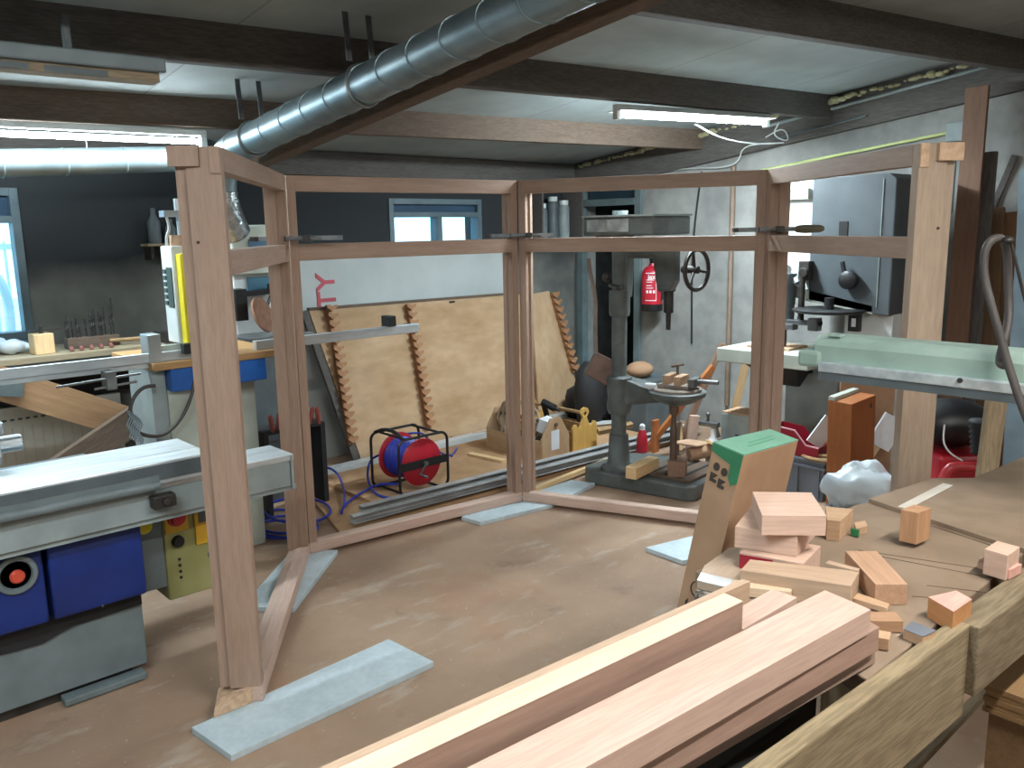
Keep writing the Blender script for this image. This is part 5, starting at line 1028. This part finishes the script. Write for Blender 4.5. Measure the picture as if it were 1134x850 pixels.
for k in range(5):
    q = MB(); z = .56 - .014 * k; j = .003 * (k % 2); q.prism([(x + (j if i in (0, 3) else 0), y - j, z) for i, (x, y) in enumerate(SH)], (0, 0, -.0125)); q.build('sheet', wood('ply_sheet%d' % (k % 2), 'a98a62' if k % 2 else '8f724f', '8b6e4b'), r2, grain='X')
q = MB(); q.prism([(x + .02, y - .01, .49) for x, y in SH], (0, 0, -.19)); q.build('carrier_box', wood('crate_wood', '8a6f50', '6f573e'), r2)
q = MB(); q.prism([(x + .05 if i in (0, 3) else x, y - .05 if i < 2 else y, .30) for i, (x, y) in enumerate(SH)], (0, 0, -.30)); q.build('foot', BLACKM, r2)
for k, (x, y, s, lb) in enumerate(((1.08, .12, .26, 'added black sack filling the shade under the rough rail, nearest the viewer'), (1.56, .25, .15, 'added black sack filling the shade under the rough rail beside the plywood stack'))):  # sacks added to darken the lit floor under the rail
    q = MB(); q.ball((x, y, s * .7), s, (1.2, 1, .7)); o = q.build('shade_sack', BLACKM, None, smooth='all'); dm = o.modifiers.new('crumple', 'DISPLACE'); tx = bpy.data.textures.new('crumple4', 'CLOUDS'); tx.noise_scale = .06; dm.texture = tx; dm.strength = .05; tag(o, lb, 'sack')

def blk(label, px, zt, h, m=MERANTI_L, nm='wood_block', cat='block', group='offcut blocks on the saw bench', bevel=.0008, grain=None):
    q = MB(); slab(q, px, zt, h); a = gz(*px[0], zt); b = gz(*px[1], zt)
    return tag(q.build(nm, m, None, bevel=bevel, grain=grain or (b - a)), label, cat, group)
SAND = wood('sanded_block', 'cfb09d', 'b89783'); TAN = wood('tan_block', 'c3a182', 'a68666'); GREYT = wood('dull_block', 'bda289', '9e846c')
za, zb, zc_, zd = 1.006, .958, .906, .902
blk('flat mitred block on top of the stack beside the cardboard box', [(844, 570.5), (915.5, 571), (898.6, 545), (833, 544)], za, za - zb - .001, SAND)
blk('middle block of the stack beside the cardboard box, with a dark streak', [(814, 582.5), (883, 592.7), (905, 570), (832, 560)], zb, zb - zc_ - .001, SAND)
o = blk('bottom block of the stack with a red painted side', [(819, 611), (890, 624), (909, 604), (838, 592)], zc_, zc_ - TZ - .001, SAND)
a = gz(819.3, 611.3, zc_); b = gz(856, 618, zc_); n_ = (b - a).cross(Z).normalized(); n_ = n_ if n_.dot(FW) < 0 else -n_
q = MB(); q.prism([a + n_ * .0005 - Z * .004, b + n_ * .0005 - Z * .004, b + n_ * .0005 - Z * .05, a + n_ * .0005 - Z * .05], n_ * .001); k = q.build('red_paint', mat('crimson_paint', 'a81f33', '8f1a2b', .5), o); k['label'] = 'red painted side'
blk('long block lying in front of the red sided block', [(820, 631), (942.7, 648.6), (951.5, 632.4), (830.6, 619)], zd, zd - TZ - .001, GREYT)
blk('thin slat behind the long block', [(914, 623), (950, 632.0), (952, 629.0), (918, 620)], .905, .05, GREYT)
blk('pale flat board in front of the long block', [(808, 648), (876, 655), (879, 645), (818, 633.5)], .876, .022, wood('pale_board', 'd9bda1', 'c4a688'))
q = MB(); a = gz(880, 652, .853); b = gz(892, 651, .853); q.prism([a, b, b + Z * .045 + FW * .005], FW * .03); tag(q.build('green_wedge', mat('green_plastic', '3f8f68', 'a4cdb6', .5, 0, 30), None, bevel=.002), 'small green wedge standing against the long block', 'wedge')
blk('block with a slanted end behind the stack near the plastic bag', [(916, 575.5), (930.5, 577), (945, 563.5), (914, 560)], .905, .054, TAN)
o = blk('tiny block with a green end beside the slanted block', [(948, 585), (961, 582), (958, 576), (946, 578)], .872, .021, TAN)
a = gz(947.5, 585, .872); q = MB(); q.obox((a.x - .002, a.y, .862), (.008, .02, .018), 0); q.build('green_end', GREEN_D, o)
a = gz(1014, 608, TZ)
H = .082
P = [gz(995, 604, TZ), gz(1014, 608.5, TZ), gz(1028.5, 602, TZ)]; P.append(P[0] + P[2] - P[1])
q = MB(); q.prism([p + Z * .013 for p in P], Z * H); tag(q.build('wood_block', wood('upright_block', 'b98f6d', '98714f'), None, bevel=.0008, grain='Z'), 'block standing upright alone in the middle of the bench', 'block', 'offcut blocks on the saw bench')
blk('long block lying diagonally beside the long front block', [(969.6, 646.7), (1005.4, 646.7), (970.7, 609.7), (936, 609.7)], .897, .046, wood('brown_block', 'bb9679', '9b765a'), grain=gz(936, 609.7, .897) - gz(969.6, 646.7, .897))
blk('thin loose slat in front of the diagonal block', [(944, 662), (982, 673), (985, 668), (950, 656)], .866, .012, TAN)
blk('flat block at the end of the stacked lumber', [(964, 687), (1000.6, 687.6), (992, 677.4), (962, 676.5)], .876, .024, wood('flat_block', 'b08a6c', '8d694d'))
blk('small square block at the end of the stacked lumber', [(968, 705), (984.7, 707.5), (987, 699.4), (973, 697)], .876, .024, TAN)
o = blk('small block with a blue grey top beside the rough rail', [(1000.6, 696), (1021.8, 704.7), (1036.8, 697.7), (1010, 687.4)], .872, .021, TAN)
q = MB(); slab(q, [(1000.6, 696), (1021.8, 704.7), (1036.8, 697.7), (1010, 687.4)], .8735, .0012); k = q.build('painted_top', mat('slate_paint', '6d7178', '5d6168', .7), o); k['label'] = 'blue grey painted top'
o = blk('orange block with a pink top behind the rail joint', [(1028, 660.6), (1056, 677), (1076.5, 663), (1059, 653.5)], .896, .045, wood('orange_block', 'c18b5c', 'a8734a'))
q = MB(); slab(q, [(1028, 660.6), (1056, 677), (1076.5, 663), (1059, 653.5)], .8975, .0012); k = q.build('pink_top', wood('pink_wood', 'd7a596', 'c38c7e'), o); k['label'] = 'pink striped top'
blk('cube like block at the right end of the bench', [(1090.5, 607.5), (1116, 615), (1129.7, 605.3), (1104, 598.5)], .922, .059, SAND)
blk('low pink block in front of the cube like block', [(1101.7, 624.5), (1118, 631), (1132, 624), (1108, 619)], .886, .023, wood('pink_wood', 'd7a596', 'c38c7e'))
blk('tiny reddish chip left of the cube like block', [(1083, 621), (1090, 623.5), (1094, 619), (1086, 617)], .88, .017, MERANTI)
# stacked lumber
def plank(label, far, near, zt, h, m, xe=-.12, nm='timber_board'):
    (l, rr), (l2, r2_) = far, near
    A_, B_ = gz(*l, zt), gz(*rr, zt); d = (gz(*l2, zt) - A_).normalized(); d2 = (gz(*r2_, zt) - B_).normalized(); d = (d + d2).normalized(); s = (A_.x - xe) / -d.x
    C_, D_ = B_ + d * s, A_ + d * s
    q = MB(); q.prism([A_, B_, C_, D_], (0, 0, -h)); return tag(q.build(nm, m, None, bevel=.0008, grain=d), label, 'board', 'meranti boards stacked on the bench')
LUM = wood('planed_meranti', 'c6aa9a', 'b49686', .6); LUMD = wood('planed_meranti_brown', 'a18778', '876c5e', .6); LUMP = wood('planed_lit', 'd8bea6', 'c8ab90', .6)
plank('broad planed board on top of the lumber stack, nearest the rail', ((913.6, 653), (964.4, 674.4)), ((524, 850), (640, 850)), .985, .046, LUM)
plank('second board of the stack, below the broad planed board', ((925, 664), (974, 694)), ((560, 850), (690, 850)), .937, .046, wood('planed_meranti_dark', 'a88b7c', '8f7162', .6))
plank('lowest strip of the lumber stack, showing at its right side', ((925, 690), (970, 715.5)), ((600, 850), (740, 850)), .889, .033, LUMD)
V_far = gz(784, 680, 1.0)
o = plank('board on edge with a bright top beside the broad planed board', ((802, 657), (823, 666)), ((380, 850), (432, 850)), 1.02, .08, LUMD)
zt = 1.021
A_ = gz(802, 657, zt); B_ = gz(823, 666, zt); d = ((gz(380, 850, zt) - A_).normalized() + (gz(432, 850, zt) - B_).normalized()).normalized(); s = (A_.x + .12) / -d.x
q = MB(); q.prism([A_, B_, B_ + d * s, A_ + d * s], Z * .0012); k = q.build('lit_top_edge', LUMP, o, grain=d); k['label'] = 'top edge coloured bright for the light on it'  # strip coloured lighter than its board for the light on top
plank('short ended board lying between the edge board and the broad board', ((855, 652), (883, 661)), ((650, 770), (690, 770)), .957, .05, LUM, 1.21)
plank('greyish board on edge farthest from the rail in the stack', ((822, 640.5), (831, 643)), ((360, 848), (370, 850)), .98, .125, GREYT)
q = MB(); q.box(.66, .70, .68, 1.02, .875, .9) ; q.bm.free()
# honeycomb ended board at the bench corner
r = thing('honeycomb_board', 'plastic wrapped board with a honeycomb end at the near left bench corner', 'board', (1.55, 1.0, TZ))
P = [gz(772, 643, .868), gz(822, 655, .868), gz(846, 602, .868), gz(808, 606, .868), gz(780, 626, .868)]
q = MB(); q.prism(P, (0, 0, -.017)); q.build('top_sheet', wood('dull_cover', 'b9a48f', 'a38d78'), r)
q = MB(); q.prism([P[0] + Z * .002, P[1] + Z * .002, P[1] + Z * .002 + (P[2] - P[1]) * .16, P[0] + Z * .002 + (P[4] - P[0]) * .5], (0, 0, -.0015)); q.build('plastic_wrap', mat('wrap_film', 'd6dadb', 'bfc3c4', .2), r)
hcm = mat('honeycomb', '948b80', '4d463f', .9, 0, 60, (1, 1, 1), .45, .55)
q = MB(); a, b = P[0], P[1]; a2, b2 = a - Z * .020, b - Z * .020; n_ = (b - a).cross(Z).normalized(); n_ = n_ if n_.dot(FW) < 0 else -n_
q.prism([a2 - n_ * .001, b2 - n_ * .001, b2 - n_ * .001 - Z * .05, a2 - n_ * .001 - Z * .05], n_ * .012); q.build('honeycomb_end', hcm, r)

# ------------------------------------------------------------------ cardboard box leaning at the bench corner
ax = (Z + RT * .19 + FW * .0).normalized()
T2 = gd(823.6, 504.5, 2.02)
def onp(x, y): d = ray(x, y); return EO + d * ((T2 - EO).dot(ax) / d.dot(ax))
T1, T3 = onp(789.8, 490), onp(884, 487.8); T4 = T1 + T3 - T2
r = thing('cardboard_box', 'tall brown cardboard box with a green top leaning at the bench corner', 'box', xy(T2, 0) - RT * .2)
def dn(p): return p - ax * (p.z / ax.z)
q = MB(); q.hexa([dn(T2), dn(T3), dn(T4), dn(T1), T2, T3, T4, T1]); q.build('carton', CARD, r, bevel=.003, grain='Z')
q = MB(); q.hexa([T2, T3, T4, T1] + [p + ax * .003 for p in (T2, T3, T4, T1)]); gt = q.build('green_top', GREENBOX, r); gt['label'] = 'green printed top flap'
f1 = (T1 - T2); nl = f1.cross(ax).normalized(); nl = nl if nl.dot(FW) < 0 else -nl
W1 = f1.length
def fp(u, v): return T2 + f1 * u - ax * v + nl * .001      # u across the narrow face, v down from the top
q = MB(); q.prism([fp(0, 0), fp(1, 0), fp(.98, .02), fp(.55, .03), fp(.32, .035), fp(.30, .07), fp(.18, .085), fp(0, .075)], nl * .0012); q.build('green_flap', GREEN_D, r)
for u, v in ((.72, .055), (.45, .06)):
    q = MB(); n = 14; q.prism([fp(u + .10 * cos(2 * pi * i / n), v + .10 * W1 * sin(2 * pi * i / n)) for i in range(n)], nl * .0008); q.build('printed_symbol', INK, r)
for u, v in ((.74, .085), (.46, .092)):
    q = MB(); q.prism([fp(u - .12, v - .01), fp(u + .12, v - .012), fp(u + .12, v + .012), fp(u - .1, v + .012), fp(u - .1, v + .004), fp(u + .02, v + .002)], nl * .0008); q.build('printed_symbol', INK, r)
for k, (u, v0, v1) in enumerate(((.72, .42, .50), (.52, .425, .49), (.30, .44, .485))):
    q = MB(); q.prism([fp(u - .05, v0), fp(u + .05, v0), fp(u + .05, v1), fp(u - .05, v1)], nl * .0006) if k == 2 else q.prism([fp(u - .03, v0), fp(u + .04, v0 + .01), fp(u + .03, v1), fp(u - .04, v1 - .008)], nl * .0006)
    q.build('printed_mark', INK, r)
q = MB(); n = 18; q.tube([fp(.5 + .18 * cos(2 * pi * i / n), .385 + .18 * W1 * sin(2 * pi * i / n)) + nl * .0005 for i in range(n)], .0018, 5, True); q.build('printed_emblem', INK, r)
f2 = (T3 - T2)
for u0, u1, v0 in ((.25, .75, .35), (.35, .8, .52)):
    q = MB(); a = T2 + f1 * v0 + f2 * u0 + ax * .003; b = T2 + f1 * (v0 + .05) + f2 * u1 + ax * .003; q.bar(a, b, .006, .001, ax); q.build('faint_print', mat('dark_green_print', '4b8f6d'), gt)

r = thing('shade_filler', 'dark green chest added for the shade under the stacked lumber', 'filler', (.9, .75, 0))  # added dark filler for the shade under the lumber; also carries it
MB().box(.40, 1.37, .672, .83, 0, .83).build('filler_body', mat('dark_green_filler', '2c322d', '232824', .8), r, bevel=.006)
MB().box(.38, 1.38, .668, .84, .83, .852).build('filler_lid', mat('dark_green_filler', '2c322d'), r, bevel=.004)
# small dark shelf with two bottles on the back wall above the crosscut saw
r = thing('wall_bracket_shelf', 'small dark shelf on the dark wall left of the yellow guarded saw', 'shelf', (2.0, 5.42, 1.6))
MB().box(1.90, 2.14, 5.36, 5.495, 1.585, 1.60).build('board', GREYWOOD, r)
MB().box(1.92, 1.94, 5.38, 5.495, 1.50, 1.585).build('bracket', STEEL_D, r); MB().box(2.10, 2.12, 5.38, 5.495, 1.50, 1.585).build('bracket', STEEL_D, r)
for k, (x, hh) in enumerate(((1.97, .22), (2.07, .15))):
    o = MB().lathe((x, 5.43, 1.60), [(.035, 0), (.038, .01), (.038, hh * .6), (.016, hh * .8), (.016, hh)], 18).build('bottle', GREY_D, None, smooth=True)
    tag(o, ('taller grey bottle on the small dark wall shelf', 'shorter grey bottle on the small dark wall shelf')[k], 'bottle')
